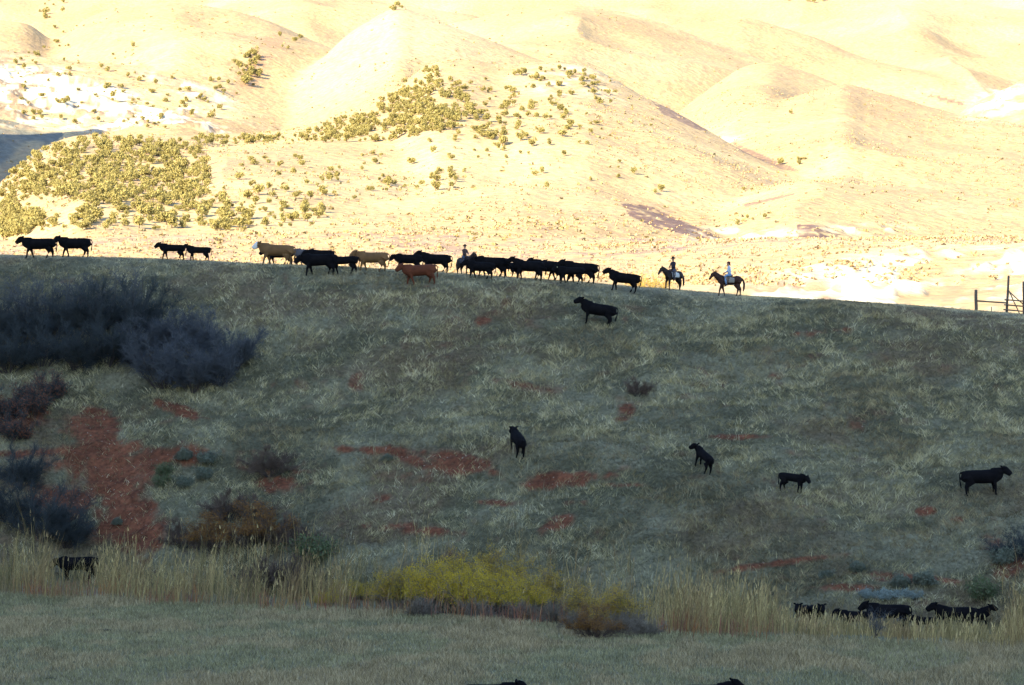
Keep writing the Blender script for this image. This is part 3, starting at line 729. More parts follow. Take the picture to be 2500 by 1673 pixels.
# ------------------------------------------------------------------ corral fence and gate at the right end of the ridge
wood = noisy('weathered_wood', (.16, .12, .09), (.10, .075, .06), 12, .9, .15, .01)
def pole(bm, a, b, r0, r1=None, n=10, wob=.012):
    a = Vector(a); b = Vector(b); r1 = r1 or r0
    pts = [a.lerp(b, k / 5) + Vector((random.uniform(-wob, wob), random.uniform(-wob, wob), 0)) * (0 < k < 5) for k in range(6)]
    tube(bm, pts, [r0 + (r1 - r0) * k / 5 for k in range(6)], n)
def pm(name, fn, parent, m):
    b = bmesh.new(); fn(b); me_ = bpy.data.meshes.new(name); b.to_mesh(me_); b.free()
    me_.polygons.foreach_set('use_smooth', [True] * len(me_.polygons)); return link(name, me_, m, parent)
DF = 214.0
def fp(px, py, d=DF):
    a, b = ray(px, py); return Vector((float(a) * d, d, CAMZ + float(b) * d))
def gz(px, d=DF):
    x = float(ray(px, 0)[0]) * d; return Vector((x, d, ground_z(x, d)))
zx = lambda X: 2300 + X / 9.8
zy = lambda Y_: 640 + Y_ / 9.8
fence = bpy.data.objects.new('wooden_fence', None); C.objects.link(fence); fence.location = gz(zx(810))
tag(fence, 'weathered wooden rail fence with posts at the right end of the ridge', 'fence')
O = fence.location.copy()
def rel(v): return Vector(v) - O
pm('post', lambda b: pole(b, rel(gz(zx(805)) - Vector((0, 0, .3))), rel(fp(zx(812), zy(680))), .105, .10), fence, wood)
pm('rail', lambda b: pole(b, rel(fp(zx(835), zy(930), DF - .1)), rel(fp(zx(1530), zy(978), DF - .1)), .055, .05), fence, wood)
po = pm('post', lambda b: pole(b, rel(gz(zx(1525)) - Vector((0, 0, .3))), rel(fp(zx(1592), zy(340))), .09, .07), fence, wood); po['label'] = 'tallest leaning post'
pm('post', lambda b: pole(b, rel(gz(zx(1950)) - Vector((0, 0, .3))), rel(fp(zx(1955), zy(480))), .10, .095), fence, wood)
for a_, b_ in [((1500, 903), (2300, 960)), ((1490, 1022), (2300, 1088)), ((1475, 1138), (2300, 1210)), ((1465, 1250), (2300, 1330))]:
    pm('rail', lambda b: pole(b, rel(fp(zx(a_[0]), zy(a_[1]), DF - .2)), rel(fp(zx(b_[0]), zy(b_[1]), DF - .2)), .045, .045), fence, wood)
pm('brace', lambda b: pole(b, rel(fp(zx(1580), zy(650), DF - .3)), rel(fp(zx(1880), zy(1290), DF - .3)), .035, .035), fence, wood)
pm('brace', lambda b: pole(b, rel(fp(zx(1585), zy(690), DF + .12)), rel(fp(zx(1935), zy(1010), DF + .12)), .035, .035), fence, wood)
pm('post', lambda b: pole(b, rel(gz(2555) - Vector((0, 0, .3))), rel(fp(2556, 694)), .10, .095), fence, wood)
stake = pm('stake', lambda b: pole(b, gz(zx(1178), DF + 1) - Vector((0, 0, .3)), fp(zx(1180), zy(1070), DF + 1), .03, .028, 8), None, wood)
tag(stake, 'thin short stake standing under the single fence rail', 'stake')

# ------------------------------------------------------------------ vegetation helpers
def blades(base, d, length, width, lean, cols, tipw=.25, bend=.35):
    """n blades, two quads each. base (n,3), d (n,2) lean direction, lean = sideways share"""
    n = len(base)
    dirv = np.stack([d[:, 0] * lean, d[:, 1] * lean, np.sqrt(np.maximum(1 - lean ** 2, .02))], 1)
    a = rng.random(n) * math.pi
    sd = np.stack([np.cos(a), np.sin(a) * .5, np.zeros(n)], 1) * width[:, None] * .5
    m = base + dirv * (length * .55)[:, None]
    t2 = dirv.copy(); t2[:, :2] += d * bend; t2[:, 2] -= bend * .5
    t2 /= np.linalg.norm(t2, axis=1)[:, None]
    tip = m + t2 * (length * .45)[:, None]
    v = np.stack([base - sd, base + sd, m - sd * .8, m + sd * .8, tip - sd * tipw, tip + sd * tipw], 1).reshape(-1, 3)
    i = np.arange(n)[:, None] * 6
    q = np.concatenate([i + [0, 1, 3, 2], i + [2, 3, 5, 4]], 0)
    return v, q, np.repeat(cols, 6, 0)
def segs(P0, P1, r0, r1, n=3):
    """tapered prisms"""
    k = len(P0); t = P1 - P0; t /= np.linalg.norm(t, axis=1)[:, None] + 1e-9
    ref = np.where(np.abs(t[:, 2:3]) > .9, np.array([[1., 0, 0]]), np.array([[0, 0, 1.]]))
    a = np.cross(t, ref); a /= np.linalg.norm(a, axis=1)[:, None] + 1e-9; b = np.cross(a, t)
    vs = []
    for P, r_ in ((P0, r0), (P1, r1)):
        for j in range(n):
            th = 2 * math.pi * j / n
            vs.append(P + (a * math.cos(th) + b * math.sin(th)) * r_[:, None])
    v = np.stack(vs, 1).reshape(-1, 3)
    i = np.arange(k)[:, None] * 2 * n
    q = np.concatenate([i + [j, (j + 1) % n, n + (j + 1) % n, n + j] for j in range(n)], 0)
    return v, q
def join(parts):
    V_ = []; Q = []; K = []; o = 0
    for v, q, c in parts: V_.append(v); Q.append(q + o); K.append(c); o += len(v)
    return np.concatenate(V_), np.concatenate(Q), np.concatenate(K)
def near_masks(x, y):
    z = near_h(x, y); X, Y_ = project(x, y, z)
    u = x / y; ed, yb, zb, yc, _, _ = near_params(u)
    return z, X, Y_, (y - yb) / (yc - yb), y - ed

# ------------------------------------------------------------------ matted grass of the hillside
N = 640000
y = 162 + rng.random(N) * 62; x = (rng.random(N) * 2 - 1) * .17 * y
z, X, Y_, t, _ = near_masks(x, y)
dm = dirt_mask(X, Y_, x, y)
pat = fbm(x / 2.6, y / 1.8, 3)
keep = (t > .0) & (t < 1.12) & (rng.random(N) > dm * .85) & (rng.random(N) < .6 + .5 * sstep(.3, .6, pat))
x, y, z, t, pat, X, Y_ = [a[keep] for a in (x, y, z, t, pat, X, Y_)]
n = len(x)
fl = fbm(x / 1.2 + 30, y / 1.0, 2) * 14
clump = sstep(.36, .62, .5 * fbm(x / .30 + 8, y / .28, 2) + .5 * fbm(x / .9 + 8, y / .7, 2))
d = np.stack([np.cos(fl + rng.normal(0, 1.1, n)), np.sin(fl + rng.normal(0, 1.1, n)) * .6 - .3], 1)
crest = sstep(.80, .95, t)
L = (.10 + .24 * rng.random(n) ** 2 + .16 * clump + .10 * sstep(.55, .75, pat)) * (1 - .6 * crest)
k1 = fbm(x / 5 + 3, y / 4, 3)
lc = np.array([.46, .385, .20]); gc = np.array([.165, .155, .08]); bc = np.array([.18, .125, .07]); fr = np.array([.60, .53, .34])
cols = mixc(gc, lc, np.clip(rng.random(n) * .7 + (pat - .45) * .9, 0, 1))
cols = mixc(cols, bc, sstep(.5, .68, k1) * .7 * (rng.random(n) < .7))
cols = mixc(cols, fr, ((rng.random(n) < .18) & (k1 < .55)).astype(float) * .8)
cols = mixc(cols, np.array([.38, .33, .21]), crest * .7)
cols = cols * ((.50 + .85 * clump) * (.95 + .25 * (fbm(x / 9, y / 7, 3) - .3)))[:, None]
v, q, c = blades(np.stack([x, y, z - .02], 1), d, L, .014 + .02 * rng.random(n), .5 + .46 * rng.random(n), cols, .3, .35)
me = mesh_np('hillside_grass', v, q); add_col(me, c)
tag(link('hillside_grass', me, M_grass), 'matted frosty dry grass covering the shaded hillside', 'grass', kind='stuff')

# ------------------------------------------------------------------ meadow grass
N = 330000
y = 105 + rng.random(N) ** .8 * 80; x = (rng.random(N) * 2 - 1) * .17 * y
z, X, Y_, t, e = near_masks(x, y)
keep = (e < 1.5 + 2 * rng.random(N)) & (t < 0)
x, y, z, e = [a[keep] for a in (x, y, z, e)]
n = len(x)
pt = .65 * fbm(x / 4, y / 9, 3) + .35 * fbm(x / 1.1, y / 3, 3); fine = fbm(x / .8, y / 2, 2)
L = .10 + .14 * rng.random(n) + .26 * sstep(.5, .7, pt) * rng.random(n) + .10 * sstep(-4, 1, e)
cols = mixc(np.array([.265, .235, .12]), np.array([.34, .262, .14]), np.clip(sstep(.42, .62, pt) + .3 * (rng.random(n) - .5), 0, 1))
cols = cols * (.6 + .8 * rng.random(n) + .5 * (fine - .5))[:, None]
an = rng.random(n) * 6.28
v, q, c = blades(np.stack([x, y, z - .02], 1), np.stack([np.cos(an), np.sin(an)], 1), L, .018 + .02 * rng.random(n), .15 + .4 * rng.random(n), cols, .3, .3)
me = mesh_np('meadow_grass', v, q); add_col(me, c)
tag(link('meadow_grass', me, M_grass), 'short pale green and straw grass of the near meadow', 'grass', kind='stuff')

# ------------------------------------------------------------------ reeds and tall dry grass along the creek
def reeds(name, N, hmin, hmax, dens, label, cset, plume=.3, wid=.03):
    y = 134 + rng.random(N) * 62; x = (rng.random(N) * 2 - 1) * .17 * y
    z, X, Y_, t, e = near_masks(x, y)
    k = dens(x, y, X, Y_, t, e) > rng.random(N)
    x, y, z, X = [a[k] for a in (x, y, z, X)]; n = len(x)
    H = (hmin + (hmax - hmin) * rng.random(n) ** 1.5) * (.40 + 1.15 * fbm(x / 1.6 + 4, y / 2, 3))
    H *= 1 - .62 * sstep(1720 * V, 1830 * V, X) * (1 - sstep(2270 * V, 2340 * V, X))
    H *= np.where((X > 112 * V) & (X < 235 * V), .92, 1.0)
    H *= np.where(rng.random(n) < .06, 1.35, 1.0)
    an = rng.normal(0, 1, (n, 2)) + [.4, 0]; an /= np.linalg.norm(an, axis=1)[:, None]
    ci = np.clip((fbm(x / 2.5 + 9, y / 4, 3) - .3) / .4, 0, .999)
    cs = np.array(cset); f = ci * (len(cs) - 1); i0 = f.astype(int)
    cols = cs[i0] + (cs[np.minimum(i0 + 1, len(cs) - 1)] - cs[i0]) * (f - i0)[:, None]
    cols = cols * (.65 + .7 * rng.random(n))[:, None]
    base = np.stack([x, y, z - .03], 1)
    lean = .04 + .34 * rng.random(n) ** 2
    parts = [blades(base, an, H, wid * (.5 + rng.random(n)), lean, cols, .35, .12)]
    # leaves
    m = rng.random(n) < .8
    b2 = base[m] + np.stack([an[m, 0] * lean[m], an[m, 1] * lean[m], np.ones(m.sum())], 1) * (H[m] * (.3 + .4 * rng.random(m.sum())))[:, None]
    an2 = rng.normal(0, 1, (m.sum(), 2)); an2 /= np.linalg.norm(an2, axis=1)[:, None]
    parts.append(blades(b2, an2, H[m] * .3, wid * .8 * np.ones(m.sum()), .35 + .3 * rng.random(m.sum()), cols[m], .3, .5))
    # plumes
    m = rng.random(n) < plume
    b3 = base[m] + np.stack([an[m, 0] * lean[m], an[m, 1] * lean[m], np.ones(m.sum())], 1) * (H[m] * .93)[:, None]
    for r_ in range(2):
        parts.append(blades(b3, an[m], .16 + .16 * rng.random(m.sum()), np.full(m.sum(), .055), .15 + .1 * rng.random(m.sum()), cols[m] * 1.15 + .02, .2, .3))
    v, q, c = join(parts)
    me = mesh_np(name, v, q); add_col(me, c)
    return tag(link(name, me, M_reed), label, 'reeds', kind='stuff')
def dens_main(x, y, X, Y_, t, e):
    f = fbm(x / 2.2 + 50, y / 3, 3)
    c = sstep(.38, .58, f)
    left = (X < 800 * V)
    mid = (X > 800 * V) & (X < 1480 * V)
    core = (e > -.8 + 2.5 * fbm(x / 1.5, y / 2 + 60, 2)) & (t < .13)
    dd = np.where(left, .75 * c, np.where(mid, .22 * c * (t > -.3), .75 * (.2 + .8 * c)))
    # keep the window in front of the cattle low
    win = ((X > 1800 * V) & (X < 2290 * V) & (e > 19)) | ((X > 120 * V) & (X < 225 * V) & (e > 7.5))
    dd = np.where(win, .05 * c, dd)
    dd = np.where((X > 1180 * V) & (X < 1800 * V) & (t > -.1), .35 * c, dd)
    dd = np.where((X > 770 * V) & (X < 1010 * V) & (t > -.12) & (t < .13), .6 * c, dd)
    thin = sstep(.12, 0, t) if False else np.clip(1.1 - t / .12, 0, 1)
    return dd * core * np.where(t > 0, thin, 1)
reeds('reeds', 72000, 1.0, 2.6, dens_main, 'tall straw-coloured reeds with pale plumes along the creek', [(.25, .195, .08), (.44, .33, .14), (.21, .135, .06), (.37, .27, .11), (.16, .13, .055)])
def dens_russet(x, y, X, Y_, t, e):
    f = fbm(x / 3 + 80, y / 3, 2)
    a = (X < 760 * V) * .8 + ((X > 1500 * V) & (X < 1800 * V)) * .5 + ((X >= 760 * V) & (X < 1400 * V)) * .5
    return a * sstep(.35, .55, f) * (e > -1.6 + 3 * fbm(x / 1.3, y / 2 + 9, 2)) * (e < 6)
reeds('russet_weeds', 60000, .5, 1.3, dens_russet, 'low russet and rusty weeds in front of the reeds', [(.26, .10, .06), (.32, .19, .07), (.20, .09, .07), (.34, .14, .05), (.28, .2, .1)], 0, .03)
def dens_tuft(x, y, X, Y_, t, e):
    f = sstep(.66, .74, fbm(x / .9 + 11, y / .9 + 70, 2))
    return f * (t > .02) * (t < .9) * .9 * (X > 500 * V) + (t > 0) * (t < .1) * .1
reeds('hillside_tufts', 60000, .25, .75, dens_tuft, 'scattered upright yellow-straw grass tufts on the slope', [(.36, .33, .20), (.33, .27, .15), (.40, .37, .24)], 0, .02)

# ------------------------------------------------------------------ shrubs
def shrub_mesh(h, wdt, stems, kids, twigs, seed, up=.8, droop=0):
    """returns stem and twig arrays plus tip positions"""
    g = np.random.default_rng(seed)
    def unit(v): return v / (np.linalg.norm(v, axis=-1, keepdims=True) + 1e-9)
    th = g.random(stems) * 6.28; rr = g.random(stems) ** .7
    P = np.stack([np.cos(th) * rr * wdt * .12, np.sin(th) * rr * wdt * .12, np.full(stems, -.1)], 1)
    D = unit(np.stack([np.cos(th) * rr * wdt / h * .75, np.sin(th) * rr * wdt / h * .75, np.full(stems, up)], 1))
    Ln = h * (.42 + .65 * g.random(stems) ** 1.4)
    S0 = []; S1 = []; R0 = []; R1 = []; nodes = []; nd = []
    p = P; dd = D
    for k in range(5):
        q = p + dd * (Ln / 5)[:, None]
        S0.append(p); S1.append(q); R0.append(np.full(stems, .035 * (1 - k / 6) * h / 3)); R1.append(np.full(stems, .035 * (1 - (k + 1) / 6) * h / 3))
        if k > 0: nodes.append(q); nd.append(dd)
        p = q; dd = unit(dd + g.normal(0, .16, dd.shape) - np.array([0, 0, droop]))
    nodes = np.concatenate(nodes); nd = np.concatenate(nd)
    ii = g.integers(0, len(nodes), kids)
    p = nodes[ii]; dd = unit(nd[ii] + g.normal(0, .5, (kids, 3))); l2 = h * .30 * (.4 + .6 * g.random(kids))
    B = []; BD = []
    T0 = []; T1 = []; Ra = []; Rb = []
    for k in range(3):
        q = p + dd * (l2 / 3)[:, None]
        T0.append(p); T1.append(q); Ra.append(np.full(kids, .012 - .003 * k)); Rb.append(np.full(kids, .009 - .003 * k))
        B.append(q); BD.append(dd); p = q; dd = unit(dd + g.normal(0, .25, dd.shape) + np.array([0, 0, .08]))
    B = np.concatenate(B); BD = np.concatenate(BD)
    ii = g.integers(0, len(B), twigs)
    p = B[ii]; dd = unit(BD[ii] + g.normal(0, .55, (twigs, 3)) + np.array([0, 0, .15])); l3 = h * .15 * (.4 + .8 * g.random(twigs))
    q = p + dd * l3[:, None]
    T0.append(p); T1.append(q); Ra.append(np.full(twigs, .007)); Rb.append(np.full(twigs, .003))
    return (np.concatenate(S0), np.concatenate(S1), np.concatenate(R0), np.concatenate(R1)), (np.concatenate(T0), np.concatenate(T1), np.concatenate(Ra), np.concatenate(Rb)), q
def leaf_quads(P, size, seed, stretch=1.6):
    g = np.random.default_rng(seed); n = len(P)
    a = g.normal(0, 1, (n, 3)); a /= np.linalg.norm(a, axis=1)[:, None]
    b = np.cross(a, g.normal(0, 1, (n, 3))); b /= np.linalg.norm(b, axis=1)[:, None] + 1e-9
    s_ = size * (.6 + .8 * g.random(n))[:, None]
    v = np.stack([P - a * s_ * stretch * .5, P + b * s_ * .4, P + a * s_ * stretch * .5, P - b * s_ * .4], 1).reshape(-1, 3)
    q = np.arange(n)[:, None] * 4 + [0, 1, 2, 3]
    return v, q
m_stem = noisy('shrub_bark', (.075, .06, .055), (.05, .042, .04), 4)
m_twig_blue = noisy('grey_blue_twigs', (.088, .095, .105), (.06, .066, .075), 1.2)
m_twig_dark = noisy('dark_twigs', (.055, .062, .062), (.034, .042, .045), 1.2)
m_twig_purple = noisy('purple_brown_twigs', (.13, .09, .065), (.09, .065, .05), 1.2)
m_twig_grey = noisy('pale_grey_twigs', (.22, .18, .13), (.13, .105, .08), 1.2)
m_leaf_yel = noisy('yellow_leaves', (.56, .38, .03), (.36, .27, .03), 1.0)
m_leaf_yel2 = noisy('golden_leaves', (.48, .30, .05), (.33, .25, .04), 1.2)
m_leaf_org = noisy('orange_leaves', (.27, .13, .03), (.17, .085, .03), 2)
m_leaf_rus = noisy('russet_leaves', (.22, .085, .045), (.13, .065, .045), 2)
m_sage = noisy('sage_leaves', (.16, .175, .12), (.10, .115, .085), 3)
m_sage_pale = noisy('pale_sage_leaves', (.27, .32, .28), (.19, .23, .21), 3)
m_green = noisy('dull_green_leaves', (.12, .15, .06), (.08, .10, .05), 3)
_sh = {}
def shrub(key, px, py, scale, label, group, name='shrub', far=False, cat='shrub', sink=0):
    """one shrub with its stems, twigs and leaves as parts"""
    K = dict(   # h, width, stems, kids, twigs, twig mat, leaves count, leaf mat, leaf size
        bare_blue=(2.6, 3.2, 26, 500, 7000, m_twig_blue, 0, None, 0),
        bare_dark=(2.8, 3.2, 26, 500, 7500, m_twig_dark, 0, None, 0),
        bare_sparse=(3.4, 1.8, 10, 90, 700, m_twig_blue, 0, None, 0),
        russet=(1.8, 3.0, 22, 400, 5000, m_twig_dark, 2500, m_leaf_rus, .06),
        purple=(1.6, 2.6, 26, 400, 6000, m_twig_purple, 0, None, 0),
        orange=(2.2, 3.2, 24, 420, 4000, m_twig_purple, 14000, m_leaf_org, .05),
        yellow=(2.3, 3.0, 40, 500, 5000, m_twig_grey, 30000, m_leaf_yel, .042),
        golden=(2.1, 2.6, 40, 450, 5000, m_twig_grey, 20000, m_leaf_yel2, .04),
        grey=(1.7, 2.4, 60, 450, 5000, m_twig_grey, 0, None, 0),
        sage=(.9, 1.1, 16, 160, 900, m_twig_grey, 4500, m_sage, .055),
        pale_sage=(.8, 1.3, 16, 160, 900, m_twig_grey, 4500, m_sage_pale, .055),
        green=(1.2, 1.4, 18, 200, 1500, m_twig_grey, 3500, m_green, .06))[key]
    h, wd, st, kd, tw, tm, nl, lm, lsz = K
    if key not in _sh:
        sd = sum(map(ord, key))
        A, B, tips = shrub_mesh(h, wd, st, kd, tw, sd)
        v, q = segs(*A, n=5); ms = mesh_np('stems', v, q, smooth=True); ms.materials.append(m_stem)
        v, q = segs(*B); mt = mesh_np('twigs', v, q); mt.materials.append(tm)
        ml = None
        if nl:
            g = np.random.default_rng(sd + 5)
            P = tips[g.integers(0, len(tips), nl)]
            P = P[P[:, 2] > h * (.35 if key in ('yellow', 'golden', 'orange') else .1)]
            P = P + g.normal(0, .07, P.shape)
            v, q = leaf_quads(P, lsz, sd); ml = mesh_np('leaves', v, q); ml.materials.append(lm)
        _sh[key] = (ms, mt, ml)
    ms, mt, ml = _sh[key]
    if far: p = Vector(hit(px * V, py * V, True)[0])
    else: p = Vector(hit(px * V, py * V)[0])
    if p.x != p.x: return
    r_ = bpy.data.objects.new(name, None); C.objects.link(r_); r_.location = p - Vector((0, 0, .05 + sink))
    r_.rotation_euler = (0, 0, random.random() * 6.28); s_ = scale * random.uniform(.92, 1.1); r_.scale = (s_, s_, s_ * random.uniform(.9, 1.1))
    link('stems', ms, None, r_); link('twigs', mt, None, r_)
    if ml: link('leaves', ml, None, r_)
    return tag(r_, label, cat, group)

T = 'bare shrubs of the thicket on the left slope'
for k, px, py, s_, lb in [
    ('bare_dark', 20, 850, 1.1, 'dark bare shrub at the left end of the thicket'),
    ('bare_dark', 95, 840, 1.1, 'dark bare shrub second from the left in the thicket'),
    ('bare_dark', 170, 845, 1.1, 'dark bare shrub in the left middle of the thicket'),
    ('bare_dark', 245, 835, 1.1, 'dark bare shrub in the centre of the thicket'),
    ('bare_blue', 310, 835, 1.1, 'blue-grey bare shrub right of the thicket centre'),
    ('bare_blue', 375, 885, 1.15, 'blue-grey bare shrub low on the right half of the thicket'),
    ('bare_blue', 440, 895, 1.1, 'blue-grey bare shrub at the lowest tip of the thicket'),
    ('bare_blue', 500, 880, 1.05, 'blue-grey bare shrub near the right end of the thicket'),
    ('bare_blue', 535, 845, 1.0, 'blue-grey bare shrub at the far right end of the thicket'),
    ('bare_blue', 450, 815, 1.0, 'blue-grey bare shrub on the upper right edge of the thicket'),
    ('bare_blue', 390, 800, 1.0, 'blue-grey bare shrub behind the thicket, above its lowest tip'),
    ('bare_dark', 60, 780, 1.0, 'dark bare shrub on the upper left edge of the thicket'),
    ('bare_dark', 140, 770, 1.0, 'dark bare shrub along the upper edge, below the thin saplings'),
    ('bare_dark', 220, 765, 1.0, 'dark bare shrub on the upper edge in the middle of the thicket'),
    ('bare_dark', 300, 770, 1.0, 'dark bare shrub on the upper edge below the tallest thin saplings'),
    ('bare_dark', -30, 790, 1.1, 'dark bare shrub cut by the left edge of the view')]:
    shrub(k, px, py, s_, lb, T, 'bare_shrub')
for px, py, s_, lb in [(0, 760, 1.0, 'thin bare sapling above the far left of the thicket'), (60, 745, .95, 'thin bare sapling, second from the left above the thicket'),
                  (110, 740, 1.05, 'thin bare sapling with a dark stem above the left thicket'), (175, 745, .85, 'short thin sapling above the middle of the thicket'),
                  (250, 735, 1.0, 'thin bare sapling above the thicket, second from the right'), (310, 730, 1.05, 'tallest thin bare sapling at the right above the thicket'), (200, 740, .9, 'thin bare sapling in the middle of the sapling row')]:
    shrub('bare_sparse', px, py, s_, lb, 'thin bare saplings above the thicket', 'bare_sapling', cat='sapling')
G2 = 'rusty shrubs at the left edge of the slope'
for px, py, s_, lb in [(15, 960, 1.1, 'russet shrub at the left edge below the thicket'), (75, 950, 1.0, 'russet shrub below the dark thicket, right of the edge one'), (30, 1010, .9, 'low russet shrub just above the red dirt track'), (110, 915, .9, 'russet shrub tucked under the thicket')]:
    shrub('russet', px, py, s_, lb, G2)
for px, py, s_, lb in [(20, 1190, 1.0, 'dark shrub at the left edge below the red dirt'), (90, 1235, 1.0, 'dark shrub behind the left reeds'), (40, 1120, .8, 'small dark shrub at the left edge beside the dirt patch'), (150, 1250, .8, 'dark shrub behind the lone wading cow')]:
    shrub('bare_dark', px, py, s_, lb, 'dark shrubs at the foot of the slope', 'bare_shrub')
G3 = 'purple-brown shrubs around the orange one'
for k, px, py, s_, lb in [('purple', 420, 1250, 1.0, 'purple-brown shrub left of the orange-leaved shrub'), ('orange', 480, 1262, .95, 'shrub with dull orange leaves, lower left of its pair'), ('orange', 575, 1252, 1.05, 'shrub with bright orange-gold leaves, the larger of its pair'),
                     ('purple', 525, 1190, 1.0, 'purple-brown shrub above and behind the orange pair'), ('purple', 640, 1240, 1.0, 'purple-brown shrub right of the orange pair'), ('purple', 620, 1090, 1.15, 'dark twiggy shrub with red soil beneath it'), ('purple', 590, 1190, .9, 'purple-brown shrub behind the larger orange one'),
                     ('purple', 690, 1250, .8, 'purple-brown shrub beside the olive shrub'), ('green', 715, 1290, 1.5, 'olive-green shrub left of the tall pale reeds'), ('purple', 610, 1350, 1.1, 'purple shrub standing in the reeds'), ('purple', 700, 1365, 1.1, 'purple shrub in the reeds left of the yellow willows'), ('purple', 655, 1340, 1.0, 'purple shrub behind the reeds, between two others')]:
    shrub(k, px, py, s_, lb, G3)
G4 = 'yellow willows along the creek'
for k, px, py, s_, lb in [('yellow', 790, 1375, .6, 'small yellow-green willow left of the big clump'), ('yellow', 750, 1385, .42, 'smallest yellow-green willow at the left end'), ('yellow', 840, 1370, .55, 'small yellow-green willow between the small ones and the big clump'),
                     ('golden', 900, 1390, .95, 'golden willow at the left end of the big clump'), ('yellow', 960, 1392, 1.15, 'yellow willow in the left half of the big clump'), ('yellow', 1030, 1400, 1.25, 'yellow willow left of the centre of the big clump'),
                     ('yellow', 1100, 1408, 1.28, 'tall yellow willow in the centre of the big clump'), ('yellow', 1170, 1405, 1.22, 'yellow willow right of the centre of the big clump'), ('golden', 1235, 1402, 1.15, 'golden willow at the right end of the big clump'),
                     ('golden', 1065, 1375, 1.35, 'golden willow at the back of the big clump, left'), ('golden', 1150, 1375, 1.3, 'golden willow at the back of the big clump, right'),
                     ('golden', 1350, 1430, 1.0, 'golden willow alone to the right of the big clump'), ('golden', 1410, 1440, .95, 'golden willow with bare lower stems at the right')]:
    shrub(k, px, py + 4, s_ * .78, lb, G4, 'willow_shrub')
G5 = 'bare grey willow stems in front of the yellow willows'
for px, py, s_, lb in [(1090, 1430, .8, 'bare grey willow low in front of the big yellow clump'), (1200, 1432, .85, 'bare grey willow right of the dark gap'), (1270, 1440, .95, 'bare grey willow between the big clump and the lone golden willow'), (1330, 1455, .9, 'bare grey willow beside an orange bush'),
                  (1430, 1462, .95, 'bare blue-grey willow below the right golden willow'), (960, 1425, .7, 'bare grey willow at the left front of the big clump'), (1470, 1470, .8, 'bare grey willow at the right end of the willows'), (890, 1415, .6, 'low bare grey willow under the golden one')]:
    shrub('grey', px, py - 12, s_ * .8, lb, G5, 'willow_shrub')
shrub('orange', 1362, 1462, .55, 'low orange bush at the foot of the right willows', G5)
G6 = 'sagebrush on the slope'
for k, px, py, s_, lb in [('sage', 425, 1052, .85, 'dark sagebrush at the top of the group on the red dirt'), ('sage', 470, 1062, .95, 'sagebrush right of the topmost one on the red dirt'), ('green', 380, 1085, .7, 'yellow-green bush on the left of the sagebrush group'), ('sage', 470, 1098, .8, 'sagebrush with greenish top in the sagebrush group'),
                     ('green', 372, 1115, .7, 'dull green bush low in the sagebrush group'), ('sage', 425, 1118, .8, 'pale sagebrush at the bottom of the group'), ('sage', 270, 1200, .5, 'single spiky sagebrush in the middle of the dirt'), ('sage', 888, 1055, .55, 'round sagebrush on the red trail'),
                     ('purple', 1460, 905, .75, 'lone purple shrub in the middle of the grassy slope'), ('sage', 60, 1085, .8, 'sagebrush left of the red dirt face'), ('sage', 175, 1225, 1.0, 'drooping pale tussock on the dirt above the lone wading cow'), ('sage', 2290, 1290, 1.2, 'sagebrush at the right edge above the reeds'),
                     ('bare_dark', 2325, 1285, .7, 'dark shrub cut by the right edge of the view'), ('pale_sage', 1990, 1366, .8, 'pale silvery sage above the cattle, left one'), ('pale_sage', 2040, 1370, .85, 'pale silvery sage above the cattle, second one'), ('pale_sage', 2085, 1368, .7, 'pale silvery sage above the cattle, third one'),
                     ('sage', 2060, 1345, .9, 'grey-green sage behind the silvery ones'), ('sage', 2110, 1340, .9, 'grey-green sage right of and behind the silvery ones'), ('sage', 1960, 1310, .7, 'grey-green sage at the end of the red cut'), ('sage', 1890, 1325, .7, 'grey-green sage on the red cut'), ('green', 2250, 1370, 1.1, 'brownish green bush on the right bank')]:
    shrub(k, px, py, s_, lb, G6, 'sagebrush' if 'sage' in k else 'shrub')
shrub('bare_sparse', 2000, 1460, .5, 'tall dark weed standing before the cattle in the reeds', None, 'tall_weed', cat='weed')
# sunlit yellow bushes behind the crest
for px, lb in [(893, 'sunlit yellow bush just behind the ridge under the tan cow'), (1085, 'sunlit yellow bush behind the ridge under the black cow by the first rider'), (1110, 'sunlit yellow bush behind the ridge, right of the first rider'), (1168, 'sunlit yellow bush seen between cow legs'),
               (1475, 'sunlit yellow bush left of the second rider'), (1500, 'sunlit yellow bush nearest the second rider on the left'), (1455, 'sunlit yellow bush right behind the lone cow'), (1525, 'sunlit yellow bush under the second rider')]:
    X = px * V; d = 372.0; u = (X - 1250) / F
    icy = float(crest_row(X))
    ms, mt, ml = _sh['golden']
    r_ = bpy.data.objects.new('willow_shrub', None); C.objects.link(r_)
    zz = float(far_h(np.array([u * d]), np.array([d]))[0])
    top = CAMZ + (HOR - icy + 16) / F * d
    s_ = min(max((top - zz) / 2.1, .8), 2.2)
    r_.location = (u * d, d, zz - .1); r_.scale = (1.2, 1.2, s_)
    link('stems', ms, None, r_); link('twigs', mt, None, r_); link('leaves', ml, None, r_)
    tag(r_, lb, 'shrub', 'sunlit yellow bushes behind the ridge')

